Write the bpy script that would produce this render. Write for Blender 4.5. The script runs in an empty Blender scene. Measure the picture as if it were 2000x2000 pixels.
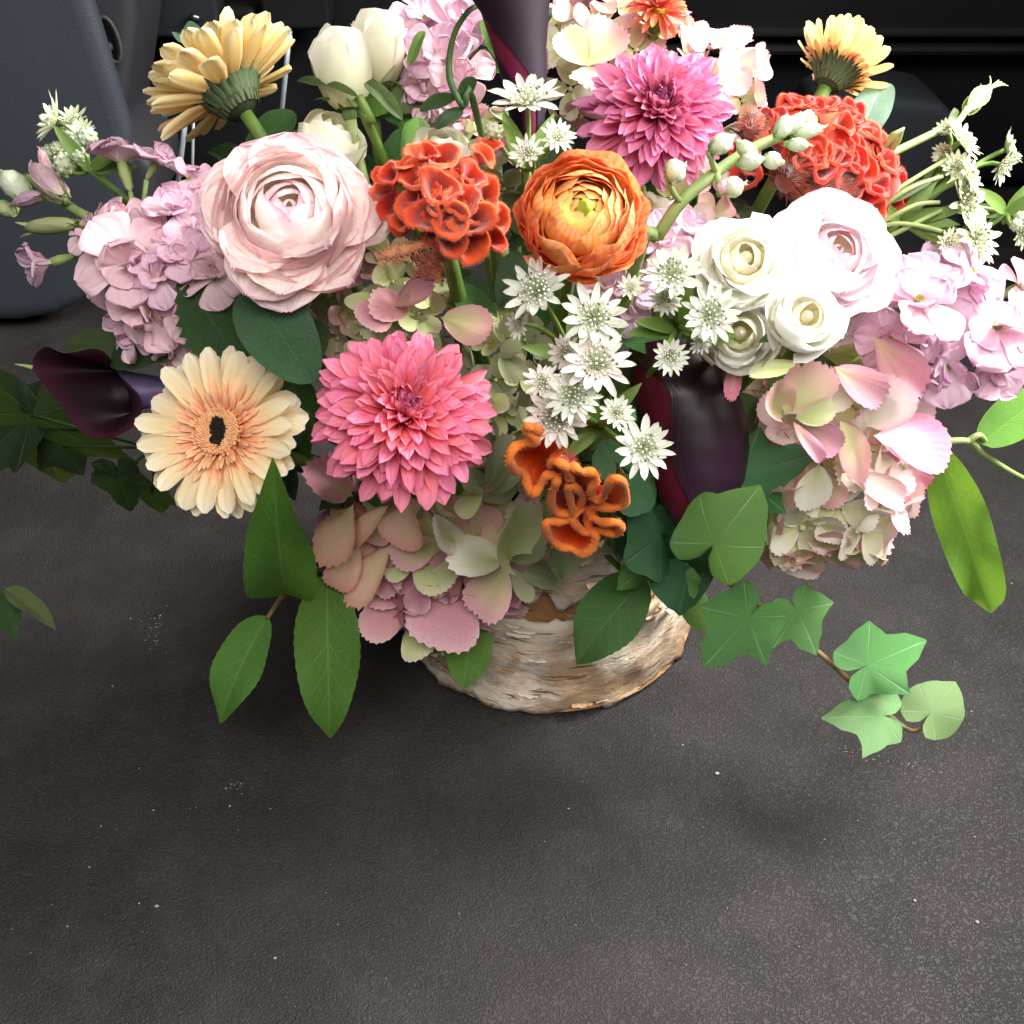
import bpy, bmesh, math, random
import numpy as np
from mathutils import Matrix, Vector, Euler, noise as mnoise

C = bpy.context.scene.collection
SC = bpy.context.scene
rad = math.radians
random.seed(11)
rng = np.random.default_rng(11)

# ------------------------------------------------------------------ camera
PITCH = rad(38.0)
CAM = Vector((-0.02, -0.468, 0.437))
FPX = 2144.0                                   # focal length in photo pixels (photo is 2000 px wide)
cam_d = bpy.data.cameras.new('camera')
cam = bpy.data.objects.new('camera', cam_d); C.objects.link(cam)
cam.location = CAM
cam.rotation_euler = (math.pi/2 - PITCH, 0, 0)
cam_d.sensor_width = 36.0
cam_d.lens = FPX / 2000.0 * 36.0
cam_d.clip_start = 0.01; cam_d.clip_end = 60
SC.camera = cam
CR = Vector((1, 0, 0)); CU = Vector((0, math.sin(PITCH), math.cos(PITCH))); CF = Vector((0, math.cos(PITCH), -math.sin(PITCH)))

# ------------------------------------------------------------------ light (a car's load space: side window right, open tailgate behind the camera)
SC.view_settings.view_transform = 'Standard'
SC.view_settings.look = 'None'
SC.view_settings.exposure = 0.0
SC.view_settings.gamma = 1.0
w = bpy.data.worlds.new('World'); SC.world = w; w.use_nodes = True
bg = w.node_tree.nodes['Background']
bg.inputs['Color'].default_value = (0.82, 0.91, 1.0, 1); bg.inputs['Strength'].default_value = 0.11

def area(name, loc, target, sx, sy, power, col, spread=180):
    l = bpy.data.lights.new(name, 'AREA'); l.shape = 'RECTANGLE'; l.size = sx; l.size_y = sy; l.energy = power; l.color = col; l.spread = rad(spread)
    o = bpy.data.objects.new(name, l); C.objects.link(o); o.location = loc
    o.rotation_euler = (Vector(target) - Vector(loc)).to_track_quat('-Z', 'Y').to_euler()
    return o
area('side_window_light', (0.56, 0.05, 0.70), (0.10, -0.08, 0.24), 0.40, 0.32, 11.0, (1.0, 0.985, 0.96), 112)
area('tailgate_light', (0.15, -0.80, 1.12), (0.0, -0.20, 0.05), 1.2, 0.6, 13.8, (1.0, 0.97, 0.93), 150)
SC.cycles.diffuse_bounces = 6; SC.cycles.transmission_bounces = 8; SC.cycles.max_bounces = 12
# ------------------------------------------------------------------ helpers: colour and nodes
def lin(h):
    h = h.lstrip('#'); v = [int(h[i:i+2], 16)/255 for i in (0, 2, 4)]
    return tuple([(c/12.92 if c <= .04045 else ((c+.055)/1.055)**2.4) for c in v] + [1.0])

class NT:
    def __init__(s, name):
        s.m = bpy.data.materials.new(name); s.m.use_nodes = True
        s.t = s.m.node_tree; s.t.nodes.clear()
        s.out = s.n('ShaderNodeOutputMaterial')
    def n(s, typ, **kw):
        nd = s.t.nodes.new(typ)
        for k, v in kw.items(): setattr(nd, k, v)
        return nd
    def l(s, a, b): s.t.links.new(a, b)
    def put(s, sock, v):
        if v is None: return
        if hasattr(v, 'is_linked') or isinstance(v, bpy.types.NodeSocket): s.l(v, sock)
        else: sock.default_value = v
    def math(s, op, a, b=None, c=None, clamp=False):
        nd = s.n('ShaderNodeMath', operation=op); nd.use_clamp = clamp
        for i, x in enumerate((a, b, c)):
            if x is not None: s.put(nd.inputs[i], x)
        return nd.outputs[0]
    def mix(s, f, a, b, mode='MIX'):
        nd = s.n('ShaderNodeMix', data_type='RGBA', blend_type=mode)
        s.put(nd.inputs['Factor'], f); s.put(nd.inputs['A'], a); s.put(nd.inputs['B'], b)
        return nd.outputs['Result']
    def ramp(s, f, stops, interp='LINEAR'):
        nd = s.n('ShaderNodeValToRGB'); r = nd.color_ramp; r.interpolation = interp
        while len(r.elements) < len(stops): r.elements.new(0.5)
        for e, (p, c) in zip(r.elements, stops): e.position = p; e.color = lin(c) if isinstance(c, str) else (c, c, c, 1)
        s.put(nd.inputs['Fac'], f); return nd.outputs['Color']
    def noise(s, scale, vec=None, detail=3, rough=.5, dist=0):
        nd = s.n('ShaderNodeTexNoise'); nd.inputs['Scale'].default_value = scale; nd.inputs['Detail'].default_value = detail
        nd.inputs['Roughness'].default_value = rough; nd.inputs['Distortion'].default_value = dist
        if vec is not None: s.l(vec, nd.inputs['Vector'])
        return nd.outputs['Fac']
    def mapping(s, vec, scale=(1, 1, 1), loc=(0, 0, 0)):
        nd = s.n('ShaderNodeMapping'); nd.inputs['Scale'].default_value = scale; nd.inputs['Location'].default_value = loc
        s.l(vec, nd.inputs['Vector']); return nd.outputs[0]
    def bump(s, h, strength, dist=.001, normal=None):
        nd = s.n('ShaderNodeBump'); nd.inputs['Strength'].default_value = strength; nd.inputs['Distance'].default_value = dist
        s.l(h, nd.inputs['Height'])
        if normal is not None: s.l(normal, nd.inputs['Normal'])
        return nd.outputs[0]
    def pbr(s, col, rough=.5, normal=None, spec=.4, metal=0, coat=0, sheen=0):
        p = s.n('ShaderNodeBsdfPrincipled')
        s.put(p.inputs['Base Color'], col); s.put(p.inputs['Roughness'], rough)
        p.inputs['Specular IOR Level'].default_value = spec; p.inputs['Metallic'].default_value = metal
        p.inputs['Coat Weight'].default_value = coat
        p.inputs['Sheen Weight'].default_value = sheen
        if normal is not None: s.l(normal, p.inputs['Normal'])
        return p.outputs[0]
    def finish(s, sh): s.l(sh, s.out.inputs['Surface']); return s.m

def petal_mat(name, stops, edge=None, edge_pow=3.0, edge_amt=.8, mottle=None, mott_amt=.5, mott_scale=90, trans=.28, rough=.6, veins=9, vein_amt=.25,
              hv=.015, vv=.12, sheen=.0, spec=.25, speck=None, back=None, vbump=.6, fine=1.):
    s = NT(name)
    uv = s.n('ShaderNodeUVMap'); uv.uv_map = 'uv'
    sep = s.n('ShaderNodeSeparateXYZ'); s.l(uv.outputs[0], sep.inputs[0])
    u, v = sep.outputs[0], sep.outputs[1]
    geo = s.n('ShaderNodeNewGeometry'); oi = s.n('ShaderNodeObjectInfo')
    tc = s.n('ShaderNodeTexCoord')
    rndoff = s.n('ShaderNodeVectorMath', operation='ADD'); s.l(tc.outputs['Object'], rndoff.inputs[0])
    comb = s.n('ShaderNodeCombineXYZ'); s.l(oi.outputs['Random'], comb.inputs[0]); s.l(oi.outputs['Random'], comb.inputs[2]); s.l(comb.outputs[0], rndoff.inputs[1])
    n1 = s.noise(mott_scale, rndoff.outputs[0], 4)
    vv_ = s.math('ADD', v, s.math('MULTIPLY', s.math('SUBTRACT', n1, .5), .18))
    col = s.ramp(vv_, stops)
    if edge:
        au = s.math('ABSOLUTE', s.math('SUBTRACT', s.math('MULTIPLY', u, 2.0), 1.0))
        e = s.math('MULTIPLY', s.math('POWER', s.math('MAXIMUM', au, v), edge_pow), edge_amt, clamp=True)
        col = s.mix(e, col, lin(edge))
    if mottle:
        col = s.mix(s.math('MULTIPLY', s.ramp(n1, [(.42, 0.0), (.68, 1.0)]), mott_amt), col, lin(mottle))
    # long veins, a real marking of the petal
    st = s.math('SINE', s.math('ADD', s.math('MULTIPLY', u, veins*6.283), s.math('MULTIPLY', n1, 5.0)))
    stv = s.math('POWER', s.math('MULTIPLY', s.math('ADD', st, 1.0), .5), 3.0)
    hsv = s.n('ShaderNodeHueSaturation'); s.put(hsv.inputs['Color'], col)
    s.l(s.math('ADD', .5, s.math('MULTIPLY', s.math('SUBTRACT', oi.outputs['Random'], .5), hv*2)), hsv.inputs['Hue'])
    s.l(s.math('ADD', 1.0, s.math('MULTIPLY', s.math('SUBTRACT', s.math('FRACT', s.math('MULTIPLY', oi.outputs['Random'], 37.7)), .5), vv*2)), hsv.inputs['Value'])
    hsv.inputs['Saturation'].default_value = 1.0
    s.l(s.math('ADD', 1.0, s.math('MULTIPLY', s.math('SUBTRACT', stv, .4), vein_amt)), hsv.inputs['Saturation'])
    col = hsv.outputs[0]
    if speck:
        vo = s.n('ShaderNodeTexVoronoi'); vo.inputs['Scale'].default_value = 330; s.l(rndoff.outputs[0], vo.inputs['Vector'])
        k = s.math('MULTIPLY', s.math('LESS_THAN', vo.outputs['Distance'], .22), s.math('GREATER_THAN', s.noise(60, rndoff.outputs[0]), .58))
        col = s.mix(s.math('MULTIPLY', k, .8), col, lin(speck))
    if back: col = s.mix(geo.outputs['Backfacing'], col, lin(back))
    h = s.math('ADD', s.math('MULTIPLY', st, vbump), s.math('MULTIPLY', s.noise(900, tc.outputs['Object'], 2), fine))
    nb = s.bump(h, .25, .0006)
    p = s.pbr(col, rough, nb, spec, sheen=sheen)
    tr = s.n('ShaderNodeBsdfTranslucent'); s.put(tr.inputs['Color'], col); s.l(nb, tr.inputs['Normal'])
    mx = s.n('ShaderNodeMixShader'); mx.inputs[0].default_value = trans; s.l(p, mx.inputs[1]); s.l(tr.outputs[0], mx.inputs[2])
    return s.finish(mx.outputs[0])

def leaf_mat(name, c0, c1, vein, rough=.38, trans=.22, nveins=8.0, slant=2.2, spec=.45, back=None, ivy=False, amt=.5):
    s = NT(name)
    uv = s.n('ShaderNodeUVMap'); uv.uv_map = 'uv'
    sep = s.n('ShaderNodeSeparateXYZ'); s.l(uv.outputs[0], sep.inputs[0]); u, v = sep.outputs[0], sep.outputs[1]
    tc = s.n('ShaderNodeTexCoord'); oi = s.n('ShaderNodeObjectInfo')
    n1 = s.noise(55, tc.outputs['Object'], 4)
    col = s.mix(s.ramp(n1, [(.35, 0.0), (.65, 1.0)]), lin(c0), lin(c1))
    if ivy:
        at = s.n('ShaderNodeAttribute'); at.attribute_name = 'vein'
        vn = s.math('POWER', at.outputs['Fac'], 1.5)
    else:
        au = s.math('ABSOLUTE', s.math('SUBTRACT', s.math('MULTIPLY', u, 2.0), 1.0))
        mid = s.math('SUBTRACT', 1.0, s.math('DIVIDE', au, .05), clamp=True)
        fr = s.math('FRACT', s.math('SUBTRACT', s.math('MULTIPLY', v, nveins), s.math('MULTIPLY', s.math('POWER', au, .8), slant)))
        d = s.math('ABSOLUTE', s.math('SUBTRACT', fr, .5))
        sv = s.math('MULTIPLY', s.math('SUBTRACT', 1.0, s.math('DIVIDE', d, .09), clamp=True), s.math('SUBTRACT', .75, s.math('MULTIPLY', au, .6)))
        vn = s.math('MAXIMUM', mid, s.math('MULTIPLY', sv, .6))
    col = s.mix(s.math('MULTIPLY', vn, amt), col, lin(vein))
    hsv = s.n('ShaderNodeHueSaturation'); s.put(hsv.inputs['Color'], col)
    s.l(s.math('ADD', .485, s.math('MULTIPLY', oi.outputs['Random'], .03)), hsv.inputs['Hue'])
    s.l(s.math('ADD', .85, s.math('MULTIPLY', s.math('FRACT', s.math('MULTIPLY', oi.outputs['Random'], 17.3)), .3)), hsv.inputs['Value'])
    col = hsv.outputs[0]
    bl = s.ramp(s.noise(140, tc.outputs['Object'], 3, .6), [(.66, 0.), (.72, 1.)]); col = s.mix(s.math('MULTIPLY', bl, .35), col, lin('#6b5a30'))
    if back:
        g = s.n('ShaderNodeNewGeometry'); col = s.mix(g.outputs['Backfacing'], col, lin(back))
    h = s.math('ADD', s.math('MULTIPLY', vn, -1.0), s.math('MULTIPLY', s.noise(420, tc.outputs['Object'], 3), .9))
    nb = s.bump(h, .55, .0009)
    p = s.pbr(col, s.math('ADD', rough-.08, s.math('MULTIPLY', n1, .16)), nb, spec)
    tr = s.n('ShaderNodeBsdfTranslucent'); s.put(tr.inputs['Color'], s.mix(.4, col, lin('#9cc23a'))); 
    mx = s.n('ShaderNodeMixShader'); mx.inputs[0].default_value = trans; s.l(p, mx.inputs[1]); s.l(tr.outputs[0], mx.inputs[2])
    return s.finish(mx.outputs[0])

def simple_mat(name, c0, c1=None, rough=.5, scale=120, bump=.2, spec=.4, metal=0, sheen=0, trans=0):
    s = NT(name); tc = s.n('ShaderNodeTexCoord')
    n1 = s.noise(scale, tc.outputs['Object'], 4)
    col = s.mix(s.ramp(n1, [(.35, 0.0), (.65, 1.0)]), lin(c0), lin(c1 or c0))
    nb = s.bump(s.noise(scale*6, tc.outputs['Object'], 3), bump, .0006)
    p = s.pbr(col, rough, nb, spec, metal, sheen=sheen)
    if trans:
        tr = s.n('ShaderNodeBsdfTranslucent'); s.put(tr.inputs['Color'], col)
        mx = s.n('ShaderNodeMixShader'); mx.inputs[0].default_value = trans; s.l(p, mx.inputs[1]); s.l(tr.outputs[0], mx.inputs[2]); p = mx.outputs[0]
    return s.finish(p)

# ------------------------------------------------------------------ helpers: layout (a pixel of the photo and a real distance give a point)
EC, ER = Vector((0, .02, .16)), Vector((.27, .155, .178))
def W(px, py, depth): return CAM + (CF + CR*((px-1000)/FPX) + CU*((1000-py)/FPX))*depth
def guide(px, py):
    d = CF + CR*((px-1000)/FPX) + CU*((1000-py)/FPX)
    o = Vector([(CAM[i]-EC[i])/ER[i] for i in range(3)]); e = Vector([d[i]/ER[i] for i in range(3)])
    a = e.dot(e); b = o.dot(e); c = o.dot(o)-1; D = b*b-a*c
    t = (-b-math.sqrt(D))/a if D > 0 else -b/a
    k = min(1, max(0, (py-900)/320.0))           # the skirt of the bouquet, close in front of the vase
    t = t*(1-k) + .495*k
    zf = CAM.z/-d.z if d.z < 0 else 9
    return min(t, zf-.035)
def at(px, py, off=0.0): return W(px, py, guide(px, py)-off)
def sz(px, py, s, off=0.0): return s*(guide(px, py)-off)/FPX
def cdir(r, u, t): return (CR*r + CU*u - CF*t).normalized()
def frame_z(o, z, roll=0.0):
    z = z.normalized(); x = CU.cross(z)
    if x.length < .05: x = CR.copy()
    x.normalize(); y = z.cross(x)
    m = Matrix((x, y, z)).transposed().to_4x4(); m.translation = o
    return m @ Matrix.Rotation(roll, 4, 'Z')
def frame_y(o, ydir, nhint):
    y = ydir.normalized(); z = nhint - y*nhint.dot(y)
    if z.length < 1e-4: z = CU - y*CU.dot(y)
    z.normalize(); x = y.cross(z)
    m = Matrix((x, y, z)).transposed().to_4x4(); m.translation = o
    return m

# ------------------------------------------------------------------ helpers: objects
WM = {}
def thing(name, label, cat, loc, group=None):
    o = bpy.data.objects.new(name, None); C.objects.link(o); o.empty_display_size = .01
    o.location = loc; o['label'] = label; o['category'] = cat
    if group: o['group'] = group
    WM[o] = Matrix.Translation(loc); return o
def part(name, data, parent, mw, label=None, stuff=False):
    o = bpy.data.objects.new(name, data); C.objects.link(o)
    if parent is not None:
        o.parent = parent; o.matrix_basis = WM[parent].inverted() @ mw
    else: o.matrix_basis = mw
    WM[o] = mw
    if label: o['label'] = label
    if stuff: o['kind'] = 'stuff'
    return o
def mesh(name, verts, faces, mats, uvs=None, smooth=True, midx=None):
    me = bpy.data.meshes.new(name); me.from_pydata([tuple(v) for v in verts], [], faces)
    for m in (mats if isinstance(mats, (list, tuple)) else [mats]): me.materials.append(m)
    if smooth: me.polygons.foreach_set('use_smooth', [True]*len(me.polygons))
    if midx is not None: me.polygons.foreach_set('material_index', midx)
    if uvs is not None:
        lay = me.uv_layers.new(name='uv'); li = np.empty(len(me.loops), dtype=np.int32); me.loops.foreach_get('vertex_index', li)
        lay.data.foreach_set('uv', np.asarray(uvs, dtype=np.float32)[li].ravel())
    me.update(); return me
def grid(name, P, mat, closed=False, uv=None):
    nv, nu = P.shape[0], P.shape[1]
    idx = np.arange(nv*nu).reshape(nv, nu); f = []
    for j in range(nv-1):
        for i in range(nu if closed else nu-1):
            i2 = (i+1) % nu; f.append((int(idx[j, i]), int(idx[j, i2]), int(idx[j+1, i2]), int(idx[j+1, i])))
    if uv is None:
        uu, vv = np.meshgrid(np.linspace(0, 1, nu), np.linspace(0, 1, nv)); uv = np.stack([uu, vv], -1)
    return mesh(name, P.reshape(-1, 3), f, mat, uv.reshape(-1, 2))

class MB:
    """collects pieces of one mesh"""
    def __init__(s): s.v = []; s.f = []; s.mi = []; s.uv = []
    def add(s, v, f, mi=0, uv=None):
        o = len(s.v); s.v += [tuple(x) for x in v]; s.f += [tuple(i+o for i in q) for q in f]; s.mi += [mi]*len(f)
        s.uv += [tuple(x) for x in uv] if uv is not None else [(.5, .5)]*len(v)
    def grid(s, P, closed=False, mi=0):
        nv, nu = P.shape[:2]; f = []
        for j in range(nv-1):
            for i in range(nu if closed else nu-1):
                i2 = (i+1) % nu; f.append((j*nu+i, j*nu+i2, (j+1)*nu+i2, (j+1)*nu+i))
        uu, vv = np.meshgrid(np.linspace(0, 1, nu), np.linspace(0, 1, nv))
        s.add(P.reshape(-1, 3), f, mi, np.stack([uu, vv], -1).reshape(-1, 2))
    def tube(s, pts, rs, n=7, mi=0, cap=True):
        pts = [Vector(p) for p in pts]; k = len(pts); rs = rs if isinstance(rs, (list, tuple)) else [rs]*k
        P = np.zeros((k, n, 3)); ref = None
        for j in range(k):
            t = (pts[min(j+1, k-1)]-pts[max(j-1, 0)]).normalized()
            if ref is None: ref = t.orthogonal().normalized()
            ref = (ref - t*ref.dot(t)).normalized(); b = t.cross(ref)
            for i in range(n):
                a = 2*math.pi*i/n; P[j, i] = pts[j] + (ref*math.cos(a)+b*math.sin(a))*rs[j]
        o = len(s.v); s.grid(P, True, mi)
        if cap:
            s.f.append(tuple(o+i for i in range(n))[::-1]); s.mi.append(mi)
            s.f.append(tuple(o+(k-1)*n+i for i in range(n))); s.mi.append(mi)
    def ball(s, c, r, seg=6, rings=4, mi=0, stretch=(1, 1, 1)):
        P = np.zeros((rings+1, seg, 3))
        for j in range(rings+1):
            th = math.pi*j/rings
            for i in range(seg):
                a = 2*math.pi*i/seg
                P[j, i] = (c[0]+r*stretch[0]*math.sin(th)*math.cos(a), c[1]+r*stretch[1]*math.sin(th)*math.sin(a), c[2]-r*stretch[2]*math.cos(th))
        s.grid(P, True, mi)
    def build(s, name, mats): return mesh(name, s.v, s.f, mats, s.uv, True, s.mi)

def bez(p0, p1, p2, n=10):
    return [p0*(1-t)**2 + p1*2*t*(1-t) + p2*t*t for t in [i/(n-1) for i in range(n)]]
I4 = Matrix.Identity(4)

# ------------------------------------------------------------------ helpers: petals and leaves
def petal_pts(L, Wd, prof, nu=6, nv=8, b0=0., b1=0., bp=1., roll=.3, ruff=0., rf=3., tw=0., ph=0., rollgrow=0.):
    P = np.zeros((nv+1, nu+1, 3)); y = z = 0.0
    for j in range(nv+1):
        v = j/nv; a = b0 + b1*v**bp
        if j: y += math.cos(a)*L/nv; z += math.sin(a)*L/nv
        wv = Wd/2*prof(v); rr = max(1e-3, roll*(1-rollgrow*v))
        for i in range(nu+1):
            u = -1+2*i/nu; phi = u*rr
            x = wv*math.sin(phi)/rr; n = wv*(1-math.cos(phi))/rr
            n += ruff*L*v*v*math.sin(rf*u*3.1+ph)*(.35+.65*abs(u))
            n += tw*u*wv*v
            P[j, i] = (x, y - math.sin(a)*n, z + math.cos(a)*n)
    return P
def prof_round(v): return max(.0, math.sin(math.pi*min(1, .06+.94*v**.85)))**.55 if v < 1 else .0
def prof_lance(v): return (math.sin(math.pi*min(1., v**.75*.93+.06))**.8)*(1 if v < .98 else .35)
def prof_strap(v): return min(1, .35+v*1.6)*(1-max(0, (v-.8)/.2)**2.4*.75)
def prof_point(v): return max(.02, (.30+1.5*v)*(1-v)**.75*1.35) if v < 1 else .0
def prof_leaf(v): return max(0., (v**.62)*(1-v)**1.0*2.62*.98)
def prof_dahlia(v): return (.34+.66*math.sin(math.pi/2*min(1, v/.62)))*(max(0., 1-(max(0, v-.62)/.38)**2.6)**.58 if v < .995 else .10)
def prof_long(v): return max(0., (v**.55)*(1-v)**.85*2.3)
def prof_salal(v): return max(0., (v**.5)*(1-v)**.60*1.96)

def fan_pts(R, half=1.15, teeth=12, amp=.05, nu=30, nv=5, cup=.2, ruff=.04, seed=0, claw=.30, broad=1.0):
    r = random.Random(seed); P = np.zeros((nv+1, nu+1, 3)); ph = r.uniform(0, 6); ph2 = r.uniform(0, 6); asym = r.uniform(-.12, .12)
    for i in range(nu+1):
        u = -1+2*i/nu; th = u*half*broad
        out = R*(1-(1-claw)*abs(u)**3.2)*(1+asym*u) * (1+.05*math.sin(2*u+ph))
        k = (u+1)*.5*teeth; out *= 1+amp*(abs((k % 1)-.5)*2-.5)*2*(1-abs(u)**6)
        for j in range(nv+1):
            q = j/nv; rr = out*q
            th_ = th*(.35+.65*min(1, q*1.6))
            x = rr*math.sin(th_); y = rr*math.cos(th_)
            z = cup*R*(q*q)*.6 + cup*R*1.1*(x/R)**2 + ruff*R*q*q*math.sin(3.1*u*1.6+ph)+ruff*.7*R*q*q*math.sin(7*u+ph2)
            P[j, i] = (x, y, z)
    return P

_cache = {}
def cached(key, fn):
    if key not in _cache: _cache[key] = fn()
    return _cache[key]

def ivy_mesh(seed, mat, lobes):
    r = random.Random(seed)
    ths = set()
    veins = [a for a in (-128, -62, 0, 62, 128)]
    for a in range(-180, 181, 9): ths.add(a)
    for a in veins: ths |= {a-1.3, a, a+1.3}
    ths = sorted(ths); ctl = [(d, rr*(1+r.uniform(-.07, .07))) for d, rr in lobes]; ctl2 = [(d, rr*(1+r.uniform(-.07, .07))) for d, rr in lobes]; ctl2[0] = ctl[0]; ctl2[-1] = ctl[-1]
    def rad_(a):
        c = ctl if a >= 0 else ctl2; a = abs(a)
        for (d0, r0), (d1, r1) in zip(c, c[1:]):
            if a <= d1:
                t = (a-d0)/(d1-d0); pk = r0 > r1
                t = t*t*(3-2*t)*.6+t*.4
                return r0+(r1-r0)*t
        return c[-1][1]
    nv = 7; P = np.zeros((nv+1, len(ths), 3)); uv = np.zeros((nv+1, len(ths), 2)); vein = []
    ph = r.uniform(0, 6); bend = r.uniform(.05, .3)
    for j in range(nv+1):
        q = j/nv
        for i, a in enumerate(ths):
            R_ = rad_(a)*q; x = R_*math.sin(rad(a)); y = R_*math.cos(rad(a))
            isv = a in veins
            z = -.24*(x*x) - bend*.8*max(0, y)**2 + .05*q*q*math.sin(3*rad(a)+ph) + (-.006 if isv and q < .93 else 0)*q + .035*q*q*math.cos(3*rad(a)+ph) - .06*q*abs(math.sin(rad(a)*.5))**2 + .10*abs(x)**1.3
            P[j, i] = (x, y, z); uv[j, i] = ((a+180)/360, q); vein.append(1.0 if (isv and .02 < q < .95) else 0.0)
    me = grid('ivy_leaf', P, mat, False, uv)
    at_ = me.attributes.new('vein', 'FLOAT', 'POINT'); at_.data.foreach_set('value', vein)
    return me
IVY3 = [(0, 1.06), (12, .84), (34, .60), (50, .64), (63, .80), (76, .64), (102, .50), (128, .56), (150, .48), (168, .34), (180, .08)]
IVYR = [(0, 1.0), (16, .90), (36, .80), (55, .78), (70, .76), (100, .74), (130, .76), (153, .66), (169, .42), (180, .08)]

def leaf_pts(prof, L=1., Wd=.5, nu=10, nv=18, bend=.5, fold=.25, wav=.02, teeth=0, seed=0):
    r = random.Random(seed); ph = r.uniform(0, 6); P = np.zeros((nv+1, nu+1, 3)); y = z = 0
    for j in range(nv+1):
        v = j/nv; a = bend*(.5-v)
        if j: y += math.cos(a)*L/nv; z += math.sin(a)*L/nv
        wv = Wd/2*prof(v)
        for i in range(nu+1):
            u = -1+2*i/nu; k = 1+(teeth*(.5 if j % 2 else -.5) if abs(u) > .99 else 0)
            n = fold*.7*abs(u)**1.3*wv + wav*L*math.sin(v*9+ph+(1.5 if u > 0 else 0))*abs(u)**2*math.sin(math.pi*v) - fold*.3*wv*u*u
            P[j, i] = (u*wv*k, y-math.sin(a)*n, z+math.cos(a)*n)
    return P
def unit_leaf(kind, mat, seed):
    if kind == 'lemon': P = leaf_pts(prof_leaf, 1, 1, 10, 30, .6, .34, .035, .03, seed)
    elif kind == 'salal': P = leaf_pts(prof_salal, 1, 1, 10, 18, .6, .26, .025, 0, seed)
    elif kind == 'wavy': P = leaf_pts(prof_long, 1, 1, 10, 26, .7, .14, .05, .01, seed)
    elif kind == 'tooth': P = leaf_pts(prof_leaf, 1, 1, 10, 22, .4, .2, .02, .22, seed)
    else: P = leaf_pts(prof_leaf, 1, 1, 8, 14, .6, .25, .03, 0, seed)
    return grid('leaf', P, mat)
VIEW = -CF
def leaf_on(parent, b, t, wpx, kind, mat, nh=(0, .25, 1), seed=None, name='leaf', bo=0., to=0., flip=False):
    """a leaf from base pixel b to tip pixel t; bo / to: how far towards the viewer each end stands"""
    seed = random.randint(0, 3) if seed is None else seed
    B = at(b[0], b[1], bo); T = at(t[0], t[1], to); L = (T-B).length
    n = cdir(*nh)
    m = frame_y(B, T-B, n) @ Matrix.Diagonal((wpx*(guide(*b)-bo)/FPX*1.02, L*1.03, L*1.03 if not flip else -L*1.03, 1))
    return part(name, cached(('leaf', kind, mat.name, seed), lambda: unit_leaf(kind, mat, seed)), parent, m)
# ------------------------------------------------------------------ setting: load floor and car interior
def floor_mat():
    s = NT('grained_vinyl'); tc = s.n('ShaderNodeTexCoord'); v = tc.outputs['Object']
    # wormy leather grain: warped noise ridges
    wv = s.n('ShaderNodeTexNoise'); wv.inputs['Scale'].default_value = 190; wv.inputs['Detail'].default_value = 1; s.l(v, wv.inputs['Vector'])
    add = s.n('ShaderNodeVectorMath', operation='MULTIPLY_ADD'); s.l(wv.outputs['Color'], add.inputs[0]); add.inputs[1].default_value = (.004, .004, .004); s.l(v, add.inputs[2])
    g = s.noise(600, add.outputs[0], 1.5, .5)
    ridge = s.math('SUBTRACT', 1.0, s.math('MULTIPLY', s.math('ABSOLUTE', s.math('SUBTRACT', g, .5)), 9.0), clamp=True)
    big = s.noise(7, s.mapping(v, (1, 1, 1), (3.7, 1.9, 0)), 4, .6); mid = s.noise(28, s.mapping(v, (1, 1, 1), (1.3, 5.1, 0)), 4, .6)
    col = s.mix(s.ramp(big, [(.35, 0.), (.65, 1.)]), lin('#2b2827'), lin('#363231'))
    col = s.mix(s.math('MULTIPLY', s.ramp(mid, [(.45, 0.), (.75, 1.)]), .45), col, lin('#484442'))
    col = s.mix(s.math('MULTIPLY', ridge, .32), col, lin('#161515'))
    # dust film, scuffs and specks
    scv = s.mapping(v, (26, 150, 1)); sc = s.math('MULTIPLY', s.ramp(s.noise(1, scv, 5, .65), [(.66, 0.), (.74, 1.)]), s.ramp(s.noise(11, v, 2), [(.52, 0.), (.6, 1.)]))
    col = s.mix(s.math('MULTIPLY', sc, s.math('SUBTRACT', .45, s.math('MULTIPLY', ridge, .3))), col, lin('#8d877c'))
    vo = s.n('ShaderNodeTexVoronoi'); vo.inputs['Scale'].default_value = 85; s.l(v, vo.inputs['Vector'])
    sp = s.math('MULTIPLY', s.math('LESS_THAN', vo.outputs['Distance'], .045), s.math('GREATER_THAN', s.noise(19, v, 2), .6))
    col = s.mix(s.math('MULTIPLY', sp, .8), col, lin('#b8b1a2'))
    rough = s.math('ADD', s.math('ADD', .50, s.math('MULTIPLY', big, .16)), s.math('MULTIPLY', mid, .10))
    h = s.math('SUBTRACT', s.math('MULTIPLY', s.noise(1500, v, 2), .15), ridge)
    p = s.pbr(col, rough, s.bump(h, .5, .0012), .28)
    return s.finish(p)
M_floor = floor_mat()
def floor_obj():
    v = [(-3, -3, 0), (3, -3, 0), (3, 3, 0), (-3, 3, 0)]
    o = part('floor', mesh('floor', v, [(0, 1, 2, 3)], M_floor, smooth=False), None, I4); o['kind'] = 'structure'
    o['label'] = 'dark grained vinyl load floor of a car with pale dust specks'
floor_obj()

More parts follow.
